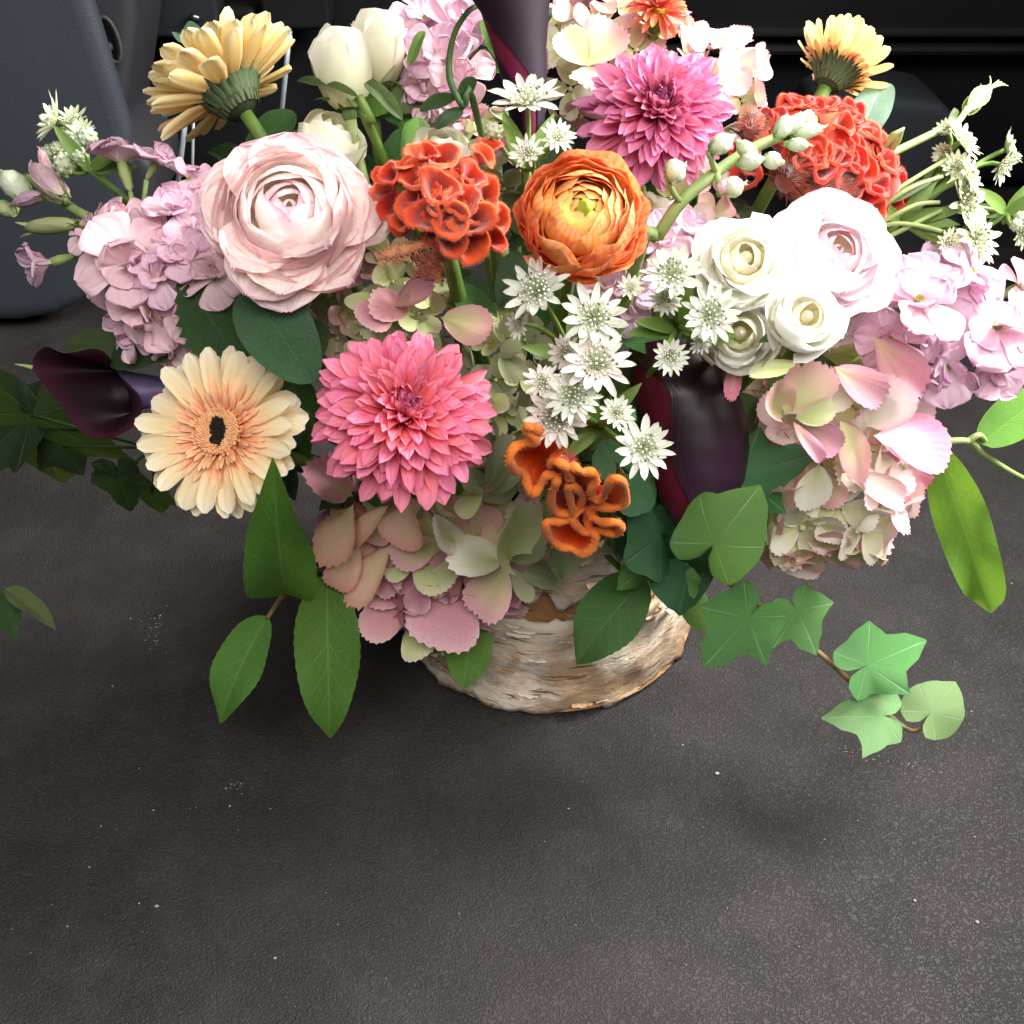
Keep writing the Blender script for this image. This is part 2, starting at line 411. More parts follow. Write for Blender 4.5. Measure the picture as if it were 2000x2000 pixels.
def plastic(name, c, rough=.55, scale=700, spec=.35):
    s = NT(name); tc = s.n('ShaderNodeTexCoord'); v = tc.outputs['Object']
    n = s.noise(scale, v, 2); b = s.noise(6, v, 3)
    col = s.mix(b, lin(c), s.mix(.25, lin(c), (.1, .1, .11, 1)))
    return s.finish(s.pbr(col, rough, s.bump(n, .35, .0008), spec))
M_trim = plastic('grey_trim_plastic', '#353b43')
M_trim2 = plastic('slate_seat_plastic', '#22252b', .7, 700, .15)
M_dark = plastic('black_plastic', '#060607', .8, 700, .12)
M_cloth = plastic('black_cloth', '#040405', .95, 1400, .05)
M_metal = simple_mat('worn_steel', '#b8bcc0', '#8f9498', .28, 60, .1, .5, 1.0)
M_clear = simple_mat('pale_gloss_plastic', '#8a9096', '#6c7278', .2, 60, .05, .6)  # pale tone of the rods that imitate highlights

def rounded_box(x0, x1, y0, y1, z0, z1, r=.02, seg=4):
    bm = bmesh.new()
    vs = [bm.verts.new((x, y, z)) for x in (x0, x1) for y in (y0, y1) for z in (z0, z1)]
    for q in ((0, 1, 3, 2), (4, 6, 7, 5), (0, 4, 5, 1), (2, 3, 7, 6), (0, 2, 6, 4), (1, 5, 7, 3)): bm.faces.new([vs[i] for i in q])
    bmesh.ops.recalc_face_normals(bm, faces=bm.faces)
    bmesh.ops.bevel(bm, geom=list(bm.edges), offset=r, segments=seg, affect='EDGES', profile=.6)
    return bm
def bm_mesh(name, bm, mats):
    me = bpy.data.meshes.new(name); bm.to_mesh(me); bm.free()
    for m in (mats if isinstance(mats, (list, tuple)) else [mats]): me.materials.append(m)
    me.polygons.foreach_set('use_smooth', [True]*len(me.polygons)); return me
def prism(outline, depth_vec, bev=.012):
    """solid slab: outline points pushed along depth_vec, rims rounded"""
    bm = bmesh.new(); d = Vector(depth_vec)
    a = [bm.verts.new(p) for p in outline]; b = [bm.verts.new(Vector(p)+d) for p in outline]; n = len(a)
    bm.faces.new(a); bm.faces.new(b[::-1])
    for i in range(n): bm.faces.new((a[i], b[i], b[(i+1) % n], a[(i+1) % n])[::-1])
    bmesh.ops.recalc_face_normals(bm, faces=bm.faces)
    es = [e for e in bm.edges if len(e.link_faces) == 2 and (e.calc_face_angle(0) > .5)]
    bmesh.ops.bevel(bm, geom=es, offset=bev, segments=4, affect='EDGES', profile=.6, clamp_overlap=True)
    return bm
def on_plane_y(px, py, y):
    d = CF + CR*((px-1000)/FPX) + CU*((1000-py)/FPX); return CAM + d*((y-CAM.y)/d.y)

# left side trim: a wall panel standing in the load space, its face turned to the viewer
Yp = .33
ol = [on_plane_y(*p, Yp) for p in [(-700, -260), (120, -260), (168, -60), (205, 60), (262, 250), (268, 330), (238, 420), (208, 520), (172, 590), (120, 622), (40, 636), (-700, 640)]]
t = thing('side_trim_panel', 'big smooth grey plastic side panel rising beside the pink stock at the left', 'car trim', ol[8])
part('panel', bm_mesh('panel', prism(ol, (-.06, .16, 0), .018), M_trim), t, I4)
o = part('side_wall', bm_mesh('side_wall', rounded_box(.50, .60, -.75, .62, .004, .47, .02), M_trim), None, I4); o['kind'] = 'structure'  # unseen right wall, added to keep window light off the low floor
# belt pillar behind it with its oval recess
t = thing('belt_pillar', 'dark pillar cover with an oval belt recess and knob behind the grey panel', 'car trim', on_plane_y(215, 200, .42))
ol = [on_plane_y(*p, .46) for p in [(150, -260), (255, -260), (262, 40), (252, 130), (236, 250), (300, 330), (300, 420), (180, 420), (170, 200)]]
part('cover', bm_mesh('cover', prism(ol, (0, .1, 0), .012), plastic('pillar_plastic', '#3a3b3f')), t, I4)
def ring_on(px, py, y, a, b, tilt, tube_r, nseg=40):
    c = on_plane_y(px, py, y); sc = (c-CAM).dot(CF)/FPX; pts = []
    for i in range(nseg+1):
        th = 2*math.pi*i/nseg; x = a*math.cos(th); zz = b*math.sin(th)
        pts.append(c+Vector(((x*math.cos(tilt)-zz*math.sin(tilt))*sc, 0, (x*math.sin(tilt)+zz*math.cos(tilt))*sc/.8)))
    mb = MB(); mb.tube(pts, tube_r, 8, cap=False); return mb
part('recess_rim', ring_on(215, 78, .452, 17, 34, rad(8), .0016).build('recess_rim', plastic('rim_plastic', '#4c4a48')), t, I4)
c = on_plane_y(215, 78, .457); sc = (c-CAM).dot(CF)/FPX; mb = MB(); mb.ball((0, 0, 0), 1, 20, 12, 0, (16*sc, .003, 34*sc/.8)); part('recess', mb.build('recess', M_cloth), t, Matrix.Translation(c))
c = on_plane_y(214, 92, .449); mb = MB(); mb.ball((0, 0, 0), 1, 12, 8, 0, (6*sc, .004, 9*sc)); part('knob', mb.build('knob', M_trim), t, Matrix.Translation(c))
# seat base behind the flowers: dark, with ledges
Yb = .62
t = thing('rear_seat', 'black folded seat back closing the load space behind the flowers', 'car seat', (0, Yb, 0))
part('cushion', bm_mesh('cushion', rounded_box(-1.4, 1.6, Yb, Yb+.25, .004, 1.1, .03), M_cloth), t, I4)
p1 = on_plane_y(1600, 85, Yb-.03); sc = (p1-CAM).dot(CF)/FPX
for k, (yy, hh) in enumerate(((62, 9), (98, 8))):
    p = on_plane_y(1450, yy, Yb-.03)
    part('ledge', bm_mesh('ledge', rounded_box(p.x-.35, p.x+.30, Yb-.035, Yb-.002, p.z-hh*sc, p.z+hh*sc, .004), M_dark), t, I4)
t = thing('seat_bracket', 'dark metal seat brackets at the back, above the side-facing yellow gerbera', 'seat frame', on_plane_y(440, 40, .58))
for (x0, x1, y0, y1) in ((300, 420, -60, 66), (372, 560, 30, 74), (520, 640, -60, 50), (440, 500, 10, 34)):
    a = on_plane_y(x0, y1, .58); b = on_plane_y(x1, y0, .58)
    part('bracket', bm_mesh('bracket', rounded_box(a.x, b.x, .565, .60, a.z, b.z, .005), M_trim2 if x0 in (300,) else M_dark), t, I4)
a = on_plane_y(372, 33, .56); b = on_plane_y(392, 38, .56); mb = MB(); mb.tube([a, (a+b)/2+Vector((0, 0, .001)), b], [.003, .0035, .002], 8); part('latch', mb.build('latch', M_metal), t, I4)
# slate coloured seat shell at the right back
Ys = .50
ol = [on_plane_y(*p, Ys) for p in [(1600, 560), (1600, 215), (1720, 188), (1845, 205), (1880, 240), (1880, 560)]]
t = thing('seat_shell', 'slate grey rounded seat shell behind the spray of greenish flowers', 'car seat', ol[0])
part('shell', bm_mesh('shell', prism(ol, (0, .1, 0), .014), M_trim2), t, I4)
# pale rods standing in for upright highlights behind the pink ranunculus
t = thing('rod_pair', 'two thin pale shiny rods standing below the side-facing yellow gerbera', 'rod', on_plane_y(352, 420, .22))
for (p, q, r_) in (((366, 205), (340, 420), .0017), ((378, 230), (374, 420), .0009)):
    mb = MB(); mb.tube([on_plane_y(*p, .22), on_plane_y(*q, .22)], r_, 10); part('rod', mb.build('rod', M_clear), t, I4)
t = thing('rod', 'single thin pale shiny rod between the yellow gerbera and the white rose buds', 'rod', on_plane_y(548, 260, .25))
mb = MB(); mb.tube([on_plane_y(566, 60, .25), on_plane_y(542, 300, .25)], .0016, 10); part('shaft', mb.build('shaft', M_clear), t, I4)

# ------------------------------------------------------------------ birch bark vase
VR = .080
def bark_mat(name, light, mid, dark, stain=.5):
    s = NT(name); tc = s.n('ShaderNodeTexCoord'); v = tc.outputs['Object']
    hx = s.mapping(v, (34, 34, 84)); n1 = s.noise(1, hx, 5, .65, .6); n2 = s.noise(34, v, 5, .6, .4)
    sepz = s.n('ShaderNodeSeparateXYZ'); s.l(v, sepz.inputs[0])
    col = s.mix(s.ramp(n1, [(.36, 0.), (.62, 1.)]), lin(light), lin(mid))
    col = s.mix(s.ramp(n2, [(.46, 0.), (.62, 1.)]), col, lin('#d2b292'))
    low = s.math('SUBTRACT', 1.0, s.math('DIVIDE', sepz.outputs[2], .05), clamp=True)
    st = s.math('MULTIPLY', s.ramp(s.math('ADD', s.noise(22, s.mapping(v, (1, 1, 2.2)), 5, .65), s.math('MULTIPLY', low, .12)), [(.52, 0.), (.64, 1.)]), stain)
    col = s.mix(st, col, lin(dark))
    vo = s.noise(1, s.mapping(v, (46, 46, 520)), 2, .5); len_ = s.ramp(vo, [(.64, 0.), (.70, 1.)])
    col = s.mix(s.math('MULTIPLY', len_, .75), col, lin('#6b4c34'))
    h = s.math('ADD', s.math('MULTIPLY', n1, .45), s.math('ADD', s.math('SUBTRACT', s.math('MULTIPLY', n2, 1.4), s.math('MULTIPLY', len_, .8)), s.math('MULTIPLY', s.noise(1, s.mapping(v, (90, 90, 260)), 4, .7), .9)))
    return s.finish(s.pbr(col, .75, s.bump(h, .6, .0018), .2))
M_bark = bark_mat('birch_bark', '#f4e8d8', '#e6d0b6', '#80603f', .6)
M_bark_in = bark_mat('birch_inner_bark', '#b98a5c', '#a87648', '#6d472a', .4)
M_bark_pale = bark_mat('birch_pale_peel', '#efe4d8', '#e0cdb8', '#a88b6e', .3)
vase = thing('birch_vase', 'round vase wrapped in peeling white birch bark holding the whole bouquet', 'vase', (0, 0, 0))
def bark_shell(r, z0, z1, n=150, m=16, amp=.0022, seed=0, rag0=0, rag1=.004, thick=.003, bulge=0):
    P = []; 
    for side in (0, 1):
        Q = np.zeros((m+1, n, 3))
        for j in range(m+1):
            for i in range(n):
                a = 2*math.pi*i/n; cx, cy = math.cos(a), math.sin(a)
                lo = z0 + rag0*mnoise.noise(Vector((cx*9, cy*9, seed))) ; hi = z1 + rag1*mnoise.noise(Vector((cx*7, cy*7, seed+5))) + rag1*.5*mnoise.noise(Vector((cx*25, cy*25, seed+5)))
                z = lo+(hi-lo)*j/m
                rr = r + amp*mnoise.noise(Vector((cx*6, cy*6, z*60+seed)))*1.6 + amp*.7*mnoise.noise(Vector((cx*18, cy*18, z*170+seed))) + bulge*(1-j/m)**2 + .0012*math.sin(2*a+1)
                rr -= thick*side
                Q[j, i] = (cx*rr, cy*rr, z)
        P.append(Q)
    mb = MB(); mb.grid(P[0], True); mb.grid(P[1][::-1].copy(), True)
    # close both rims
    o = 0; k = (m+1)*n
    for i in range(n):
        i2 = (i+1) % n
        mb.f.append((m*n+i, m*n+i2, k+0*n+i2, k+0*n+i)); mb.mi.append(0)
        mb.f.append((i2, i, k+m*n+i, k+m*n+i2)); mb.mi.append(0)
    return mb
part('inner_wall', bark_shell(VR-.0035, .004, .118, amp=.001, seed=2).build('inner_wall', M_bark_in), vase, I4)
part('lower_bark', bark_shell(VR, .0025, .064, seed=7, rag0=.005, rag1=.005, bulge=.003, amp=.0016).build('lower_bark', M_bark), vase, I4)
part('upper_bark', bark_shell(VR+.0005, .078, .122, seed=13, rag0=.012, rag1=.005).build('upper_bark', M_bark_pale), vase, I4)
mb = MB(); n = 60
P = np.array([[(math.cos(2*math.pi*i/n)*r, math.sin(2*math.pi*i/n)*r, z) for i in range(n)] for r, z in ((.0001, .002), (.06, .002), (VR+.001, .0015), (VR+.0025, .004), (VR-.003, .0065), (.0001, .0065))])
mb.grid(P, True); part('base', mb.build('base', M_bark_in), vase, I4)
for k in range(110):                              # loose curls of bark
    a = rng.uniform(-2.9, -.2); z = rng.choice([rng.uniform(.006, .058), rng.uniform(.05, .064), rng.uniform(.08, .115)]); wd = rng.uniform(.002, .013); h = rng.uniform(.0007, .0032); cur = rng.uniform(.3, 1.4); dn = rng.choice([1, -1])
    P = np.zeros((5, 8, 3)); ph = rng.uniform(0, 6)
    for j in range(5):
        for i in range(8):
            aa = a+(i/7-.5)*wd/VR; q = j/4; hh = h*math.sin(math.pi*(i+.3)/7.6)**.6*(.75+.25*math.sin(ph+i*2.1))
            rr = VR+.002+ q*q*h*cur*.8 + .0006
            P[j, i] = (math.cos(aa)*rr, math.sin(aa)*rr, z+dn*q*hh)
    part('bark_flake', grid('bark_flake', P, M_bark_pale if rng.random() < .7 else M_bark_in), vase, I4)
mb = MB()
for i in range(n): pass
P = np.array([[(math.cos(2*math.pi*i/n)*r, math.sin(2*math.pi*i/n)*r, z+.004*mnoise.noise(Vector((math.cos(2*math.pi*i/n)*3, math.sin(2*math.pi*i/n)*3, r*40)))) for i in range(n)] for r, z in ((.074, .007), (.0745, .10), (.066, .118), (.035, .128), (.0002, .13))])
mb.grid(P, True); part('floral_foam', mb.build('floral_foam', simple_mat('wet_foam', '#1e3a1c', '#29481f', .9, 300, .5)), vase, I4)
# crumbs on the floor
mb = MB()
def crumb(px, py, r):
    d = CF + CR*((px-1000)/FPX) + CU*((1000-py)/FPX); p = CAM + d*(CAM.z/-d.z)
    r *= .78; mb.ball((p.x, p.y, r*.5), r, 5, 3, 0, (rng.uniform(.7, 1.5), rng.uniform(.6, 1.1), .6))
for px, py, r in ((1400, 1512, .0014), (1333, 1456, .0007), (1786, 1760, .0011), (1908, 1802, .0013), (1110, 1580, .0007), (1610, 1640, .0006), (198, 1614, .0008), (132, 1810, .0008), (306, 1771, .0012), (272, 1765, .0007), (537, 1872, .0008), (1064, 1644, .0006), (220, 1341, .0009), (1897, 1390, .0007), (1675, 1603, .0006), (300, 1583, .0008), (1903, 1635, .0007), (175, 1694, .0006), (1560, 1850, .0006)): crumb(px, py, r)
for k in range(60):
    q = rng.random(); crumb(1625+q*220+rng.normal(0, 8), 1462+q*52+rng.normal(0, 7), rng.uniform(.0002, .00055))
for k in range(26): crumb(470+rng.normal(0, 16), 1530+rng.normal(0, 8), rng.uniform(.0002, .0005))
for k in range(30): crumb(300+rng.normal(0, 22), 1230+rng.normal(0, 22), rng.uniform(.0003, .0007))
for k in range(70): crumb(rng.uniform(0, 2000), rng.uniform(1400, 2000), rng.uniform(.0002, .0005))
o = part('crumbs', mb.build('crumbs', simple_mat('plant_crumbs', '#a8a190', '#877f6a', .8)), None, I4); o['kind'] = 'stuff'; o['label'] = 'pale plant crumbs and dust scattered on the dark floor'
# ------------------------------------------------------------------ stems
M_stem = simple_mat('green_stem', '#5d7a34', '#6f8c40', .5, 90, .2, .4, trans=.1)
M_stem_pale = simple_mat('pale_green_stem', '#93a866', '#a6b878', .5, 90, .2, .4, trans=.15)
M_stem_dark = simple_mat('dark_green_stem', '#34502a', '#435f30', .5, 90, .2, .4)
M_twig = simple_mat('brown_twig', '#7a6242', '#93774f', .7, 140, .4, .3)
VASE_TOP = Vector((0, .0, .112))
def stem_to_vase(parent, head, back, r=.0022, mat=None, ln=.05, name='stem'):
    """a stem leaving a head along `back` and running down into the foam"""
    e = VASE_TOP + Vector((max(-.045, min(.045, head.x*.28)), max(-.045, min(.045, head.y*.28)), -.02))
    c = head + back.normalized()*ln; c.z = max(c.z, .10)
    mb = MB(); mb.tube(bez(head, c, e, 12), r, 8); return part(name, mb.build(name, mat or M_stem), parent, I4)
def flower_root(name, label, cat, P, group=None):
    return thing(name, label, cat, Vector((max(-.04, min(.04, P.x*.28)), max(-.04, min(.04, P.y*.28)), .092)), group)
def radial(M, az, el, r0, z0, spin=0):
    ra = Vector((math.cos(az), math.sin(az), 0)); y = ra*math.cos(el)+Vector((0, 0, math.sin(el))); z = ra*-math.sin(el)+Vector((0, 0, math.cos(el))); x = y.cross(z)
    m = Matrix((x, y, z)).transposed().to_4x4(); m.translation = ra*r0+Vector((0, 0, z0))
    m = M @ m
    return m @ Matrix.Rotation(spin, 4, 'Y') if spin else m
GA = math.pi*(3-math.sqrt(5))

# ------------------------------------------------------------------ dahlias
def dahlia(label, px, py, d, f, off, mats, N=135, roll0=0, seed=0, flat=1.0, group='dahlias'):
    """mats: (outer, middle, inner)"""
    r = random.Random(seed); P = at(px, py, off); R = sz(px, py, d, off)/2; Z = cdir(*f)
    t_ = flower_root('dahlia', label, 'dahlia', P, group); M = frame_z(P-Z*R*.34, Z, roll0)
    NB = 11
    for i in range(N):
        t = (i+.5)/N; b = int(t*NB); tb = (b+.5)/NB; var = r.randint(0, 5); mt = mats[0] if t > .50 else (mats[1] if t > .17 else mats[2])
        L = R
        def mk(tb=tb, b=b, var=var, mt=mt):
            rr = random.Random(b*10+var+seed*100)
            Lu = (.24+.60*tb**.75)*rr.uniform(.94, 1.05); Wu = (.09+.17*tb**.75)*rr.uniform(.85, 1.15)
            b1 = (1.1-2.0*tb)*rr.uniform(.8, 1.2) if tb < .3 else (-.10-.40*tb)*rr.uniform(.2, 1.8)
            return grid('petal', petal_pts(Lu, Wu, prof_dahlia, 6, 9, .40*(tb > .25)*rr.uniform(.5, 1.4), b1 - .25*(tb > .25), 1.2, (1.9-.5*tb)*rr.uniform(.6, 1.25), .03, 2.5, rr.uniform(-.25, .25), rr.uniform(0, 6), .35), mt)
        me = cached(('dahlia', seed, b, var, mt.name), mk)
        el = rad(88-102*(t**.78)) + r.uniform(-.19, .19) if t > .10 else rad(86)
        el = max(el, rad(-14))
        m = radial(M, i*GA+r.uniform(-.13, .13), el, R*(.03+.16*t), R*(.30-.30*t)*flat, r.uniform(-.35, .35)) @ Matrix.Diagonal((R, R, R, 1))
        part('petal', me, t_, m @ Matrix.Diagonal((1, r.uniform(.88, 1.08), 1, 1)))
    mb = MB(); mb.ball((0, 0, R*.06), R*.20, 14, 8, 0, (1, 1, 1.0)); part('receptacle', mb.build('receptacle', mats[2]), t_, M)
    for k in range(8):
        part('sepal', cached(('dsep', seed), lambda: grid('sepal', petal_pts(R*.5, R*.26, prof_lance, 4, 6, -.2, -.6, 1, .4), M_stem)), t_, radial(M, k*.785, rad(-30), R*.05, -R*.08))
    stem_to_vase(t_, M @ Vector((0, 0, -R*.08)), -Z, .003)
    return t_
DA = [petal_mat('dahlia_outer_petal', [(0, '#fa9a68'), (.35, '#f68a7c'), (.72, '#f17c90'), (1, '#ee86ac')], edge='#f4a2c0', edge_amt=.45, trans=.30, veins=3, vein_amt=.1, mottle='#f0768c', mott_amt=.25),
      petal_mat('dahlia_middle_petal', [(0, '#f98c58'), (.4, '#f57a74'), (.75, '#f07084'), (1, '#ee86a6')], edge='#f6a6bc', edge_amt=.5, trans=.28, veins=3, vein_amt=.1),
      petal_mat('dahlia_heart_petal', [(0, '#dc4c62'), (.5, '#cf406a'), (1, '#9c2a58')], edge='#e088b0', edge_amt=.3, trans=.15, veins=4)]
DB = [petal_mat('mauve_dahlia_outer_petal', [(0, '#ee6878'), (.4, '#e66488'), (.8, '#dd72a4'), (1, '#e294be')], edge='#ecaecb', edge_amt=.45, trans=.28, veins=3, vein_amt=.1, mottle='#d45c88', mott_amt=.25),
      petal_mat('mauve_dahlia_middle_petal', [(0, '#e45a68'), (.5, '#da5a80'), (1, '#d8749e')], edge='#e8a0c0', edge_amt=.45, trans=.26, veins=3, vein_amt=.1),
      petal_mat('mauve_dahlia_heart_petal', [(0, '#b83c66'), (.6, '#ac3a70'), (1, '#83305f')], edge='#cf78a6', edge_amt=.3, trans=.12, veins=4)]
DC = [petal_mat('red_dahlia_outer_petal', [(0, '#e6b23c'), (.3, '#e0643c'), (.7, '#d43c50'), (1, '#d8506a')], edge='#eab04a', edge_amt=.6, trans=.25, veins=5),
      petal_mat('red_dahlia_middle_petal', [(0, '#d8503c'), (.6, '#cc3850'), (1, '#d25a78')], edge='#e4903c', edge_amt=.4, trans=.22, veins=5),
      petal_mat('yellow_dahlia_heart_petal', [(0, '#b8b02c'), (.6, '#dcc034'), (1, '#e6cc58')], trans=.15, veins=4)]
dahlia('big coral pink dahlia at the front, between the orange cockscomb and the round gerbera', 793, 797, 392, (.16, .22, .95), .035, DA, 285, 0, 1)
dahlia('mauve pink dahlia with a purple heart, behind the orange ranunculus', 1288, 205, 325, (-.02, .16, .97), .0, DB, 275, 1, 2)
dahlia('small red dahlia with a yellow heart at the very top edge', 1288, 6, 138, (0, .42, .9), -.01, DC, 70, 0, 3)

# ------------------------------------------------------------------ gerberas
M_ger = petal_mat('gerbera_petal', [(0, '#f2b478'), (.35, '#f7d09a'), (.75, '#f9e4b6'), (1, '#fbf0d2')], edge='#fdf5e0', edge_amt=.45, edge_pow=4, trans=.32, veins=3, vein_amt=.35, hv=.006, vv=.06)
M_ger_y = petal_mat('yellow_gerbera_petal', [(0, '#edbf6c'), (.35, '#f3d080'), (.75, '#f7de94'), (1, '#f9e8ae')], edge='#fbeec4', edge_amt=.45, edge_pow=4, trans=.34, veins=3, vein_amt=.35, hv=.006, vv=.06)
M_ger_in = petal_mat('gerbera_inner_floret', [(0, '#e2925a'), (.5, '#f2b07c'), (1, '#fad0a8')], trans=.25, veins=2, hv=.008)
M_ger_disc = simple_mat('gerbera_disc_floret', '#eab88a', '#dba06c', .6, 300, .3)
M_ger_dark = simple_mat('gerbera_dark_eye', '#1c120c', '#2a1a10', .8, 300, .3)
M_calyx = petal_mat('gerbera_bract', [(0, '#5c6c48'), (.6, '#48583a'), (1, '#2c3826')], trans=.08, veins=2, rough=.7)
def gerbera(label, px, py, d, f, off, roll0=0, mat=None, closed=0., seed=0, squash=None):
    r = random.Random(seed); P = at(px, py, off); R = sz(px, py, d, off)/2; Z = cdir(*f); mat = mat or M_ger
    t_ = flower_root('gerbera', label, 'gerbera', P, 'gerberas'); M = frame_z(P-Z*R*.05, Z, roll0)
    for ring, (n, el, L, r0, z0) in enumerate(((19, 10, .74, .26, .05), (19, 0, .78, .24, .0), (14, -8, .76, .24, -.03))):
        for i in range(n):
            var = r.randint(0, 5)
            def mk(var=var, L=L):
                rr = random.Random(var+seed*10)
                Pp = petal_pts(L, .255*rr.uniform(.85, 1.1), prof_strap, 8, 10, .12, rr.uniform(-.5, .05)+closed*.5, 1.3, rr.uniform(.25, .6), .01, 2, rr.uniform(-.12, .12), rr.uniform(0, 6))
                for j in range(11):
                    for k in range(9): Pp[j, k, 2] += .006*math.cos((k/8-.5)*2*6.283)
                return grid('petal', Pp, mat)
            e = rad(el + closed*48*(1-.22*ring) + r.uniform(-5, 5))
            part('petal', cached(('gerb', seed, var, ring, mat.name), mk), t_, radial(M, (i+.5*ring)/n*2*math.pi+r.uniform(-.06, .06), e, R*r0, R*z0, r.uniform(-.2, .2)) @ Matrix.Diagonal((R, R*r.uniform(.93, 1.04), R, 1)))
    for ring, (n, el, L, r0, wd) in enumerate(((40, 18, .36, .28, .085), (38, 38, .27, .25, .062), (36, 58, .16, .235, .045))):
        for i in range(n):
            part('ray_floret', cached(('gri', ring, i % 3), lambda ring=ring, L=L, wd=wd: grid('ray_floret', petal_pts(L, wd, prof_strap, 3, 5, .2, -.5, 1, .6), M_ger_in)), t_,
                 radial(M, i/n*2*math.pi+r.uniform(-.07, .07), rad(el+r.uniform(-9, 9)), R*r0, R*.07, r.uniform(-.4, .4)) @ Matrix.Diagonal((R, R*r.uniform(.8, 1.15), R, 1)))
    mb = MB(); N = 330
    for i in range(N):
        q = math.sqrt((i+.5)/N); a = i*GA; dark = math.hypot(math.cos(a-roll0)*q*1.35, math.sin(a-roll0)*q*.80) < .50+r.uniform(-.05, .05); rr = R*.255*q
        h = R*(.07+.06*(q if q > .42 else .42-q*.3)+r.uniform(0, .03)); c = (rr*math.cos(a), rr*math.sin(a), R*.045)
        tp = Vector((rr*1.08*math.cos(a), rr*1.08*math.sin(a), R*.045+h)); s_ = R*.014*r.uniform(.8, 1.3)
        mb.tube([c, tp], [s_, s_*.9], 5, 1 if dark else 0)
    mb2 = part('disc_florets', mb.build('disc_florets', [M_ger_disc, M_ger_dark]), t_, M, stuff=True)
    mb = MB(); P_ = np.array([[(math.cos(2*math.pi*k/28)*a, math.sin(2*math.pi*k/28)*a, z) for k in range(28)] for a, z in ((R*.0005, R*.055), (R*.25, R*.05), (R*.32, -R*.02), (R*.29, -R*.15), (R*.17, -R*.28), (R*.05, -R*.34))])
    mb.grid(P_, True); part('receptacle', mb.build('receptacle', M_calyx), t_, M)
    for i in range(44):
        k = i % 2
        part('bract', cached(('gbract', k), lambda k=k: grid('bract', petal_pts(.46 if k else .36, .085, prof_point, 3, 6, .25, -.45, 1, .4), M_calyx)), t_,
             radial(M, i/44*2*math.pi+r.uniform(-.05, .05), rad(58 if k else 50)-closed*0+r.uniform(-.1, .1), R*(.22 if k else .28), -R*(.28 if k else .17)) @ Matrix.Diagonal((R, R, R, 1)))
    stem_to_vase(t_, M @ Vector((0, 0, -R*.32)), -Z, .0028, M_stem); return t_
gerbera('round peach gerbera facing out with a black eye, left of the coral dahlia', 432, 845, 334, (-.20, .10, .97), .02, 0, None, 0, 1)
gerbera('yellow gerbera seen from the side with its green underside, top left', 446, 172, 330, (-.56, .83, -.02), -.01, 0, M_ger_y, .30, 2)
gerbera('half closed yellow gerbera seen from behind, above the red cockscomb', 1632, 138, 230, (.50, .86, -.14), -.02, 0, M_ger_y, 1.05, 3)

# ------------------------------------------------------------------ ranunculus and roses: wrapped petals
def wrap_petal(rho, th0, th1, half, zs, flare, curl, nu=9, nv=9, jit=0., ph=0., wave=.02, slope=0., notch=0.):
    """patch of a shell of radius rho, polar angle th1 (base) to th0 (rim)"""
    P = np.zeros((nv+1, nu+1, 3))
    for j in range(nv+1):
        v = j/nv
        for i in range(nu+1):
            u = -1+2*i/nu
            rim = th0 + (abs(u)**2.6)*.42*(th1-th0)*.62 + wave*math.sin(u*4.3+ph) + slope*u + notch*math.exp(-(u/.18)**2)
            th = th1+(rim-th1)*v; az = u*half*(.45+.55*min(1, v*1.8))
            rr = rho*(1+flare*v**5+curl*max(0, v-.86)**1.2*3 + .03*u*jit + wave*.7*v*v*math.sin(u*5+ph*2))
            P[j, i] = (rr*math.sin(th)*math.cos(az), rr*math.sin(th)*math.sin(az), rho*math.cos(th)*zs)
    return P
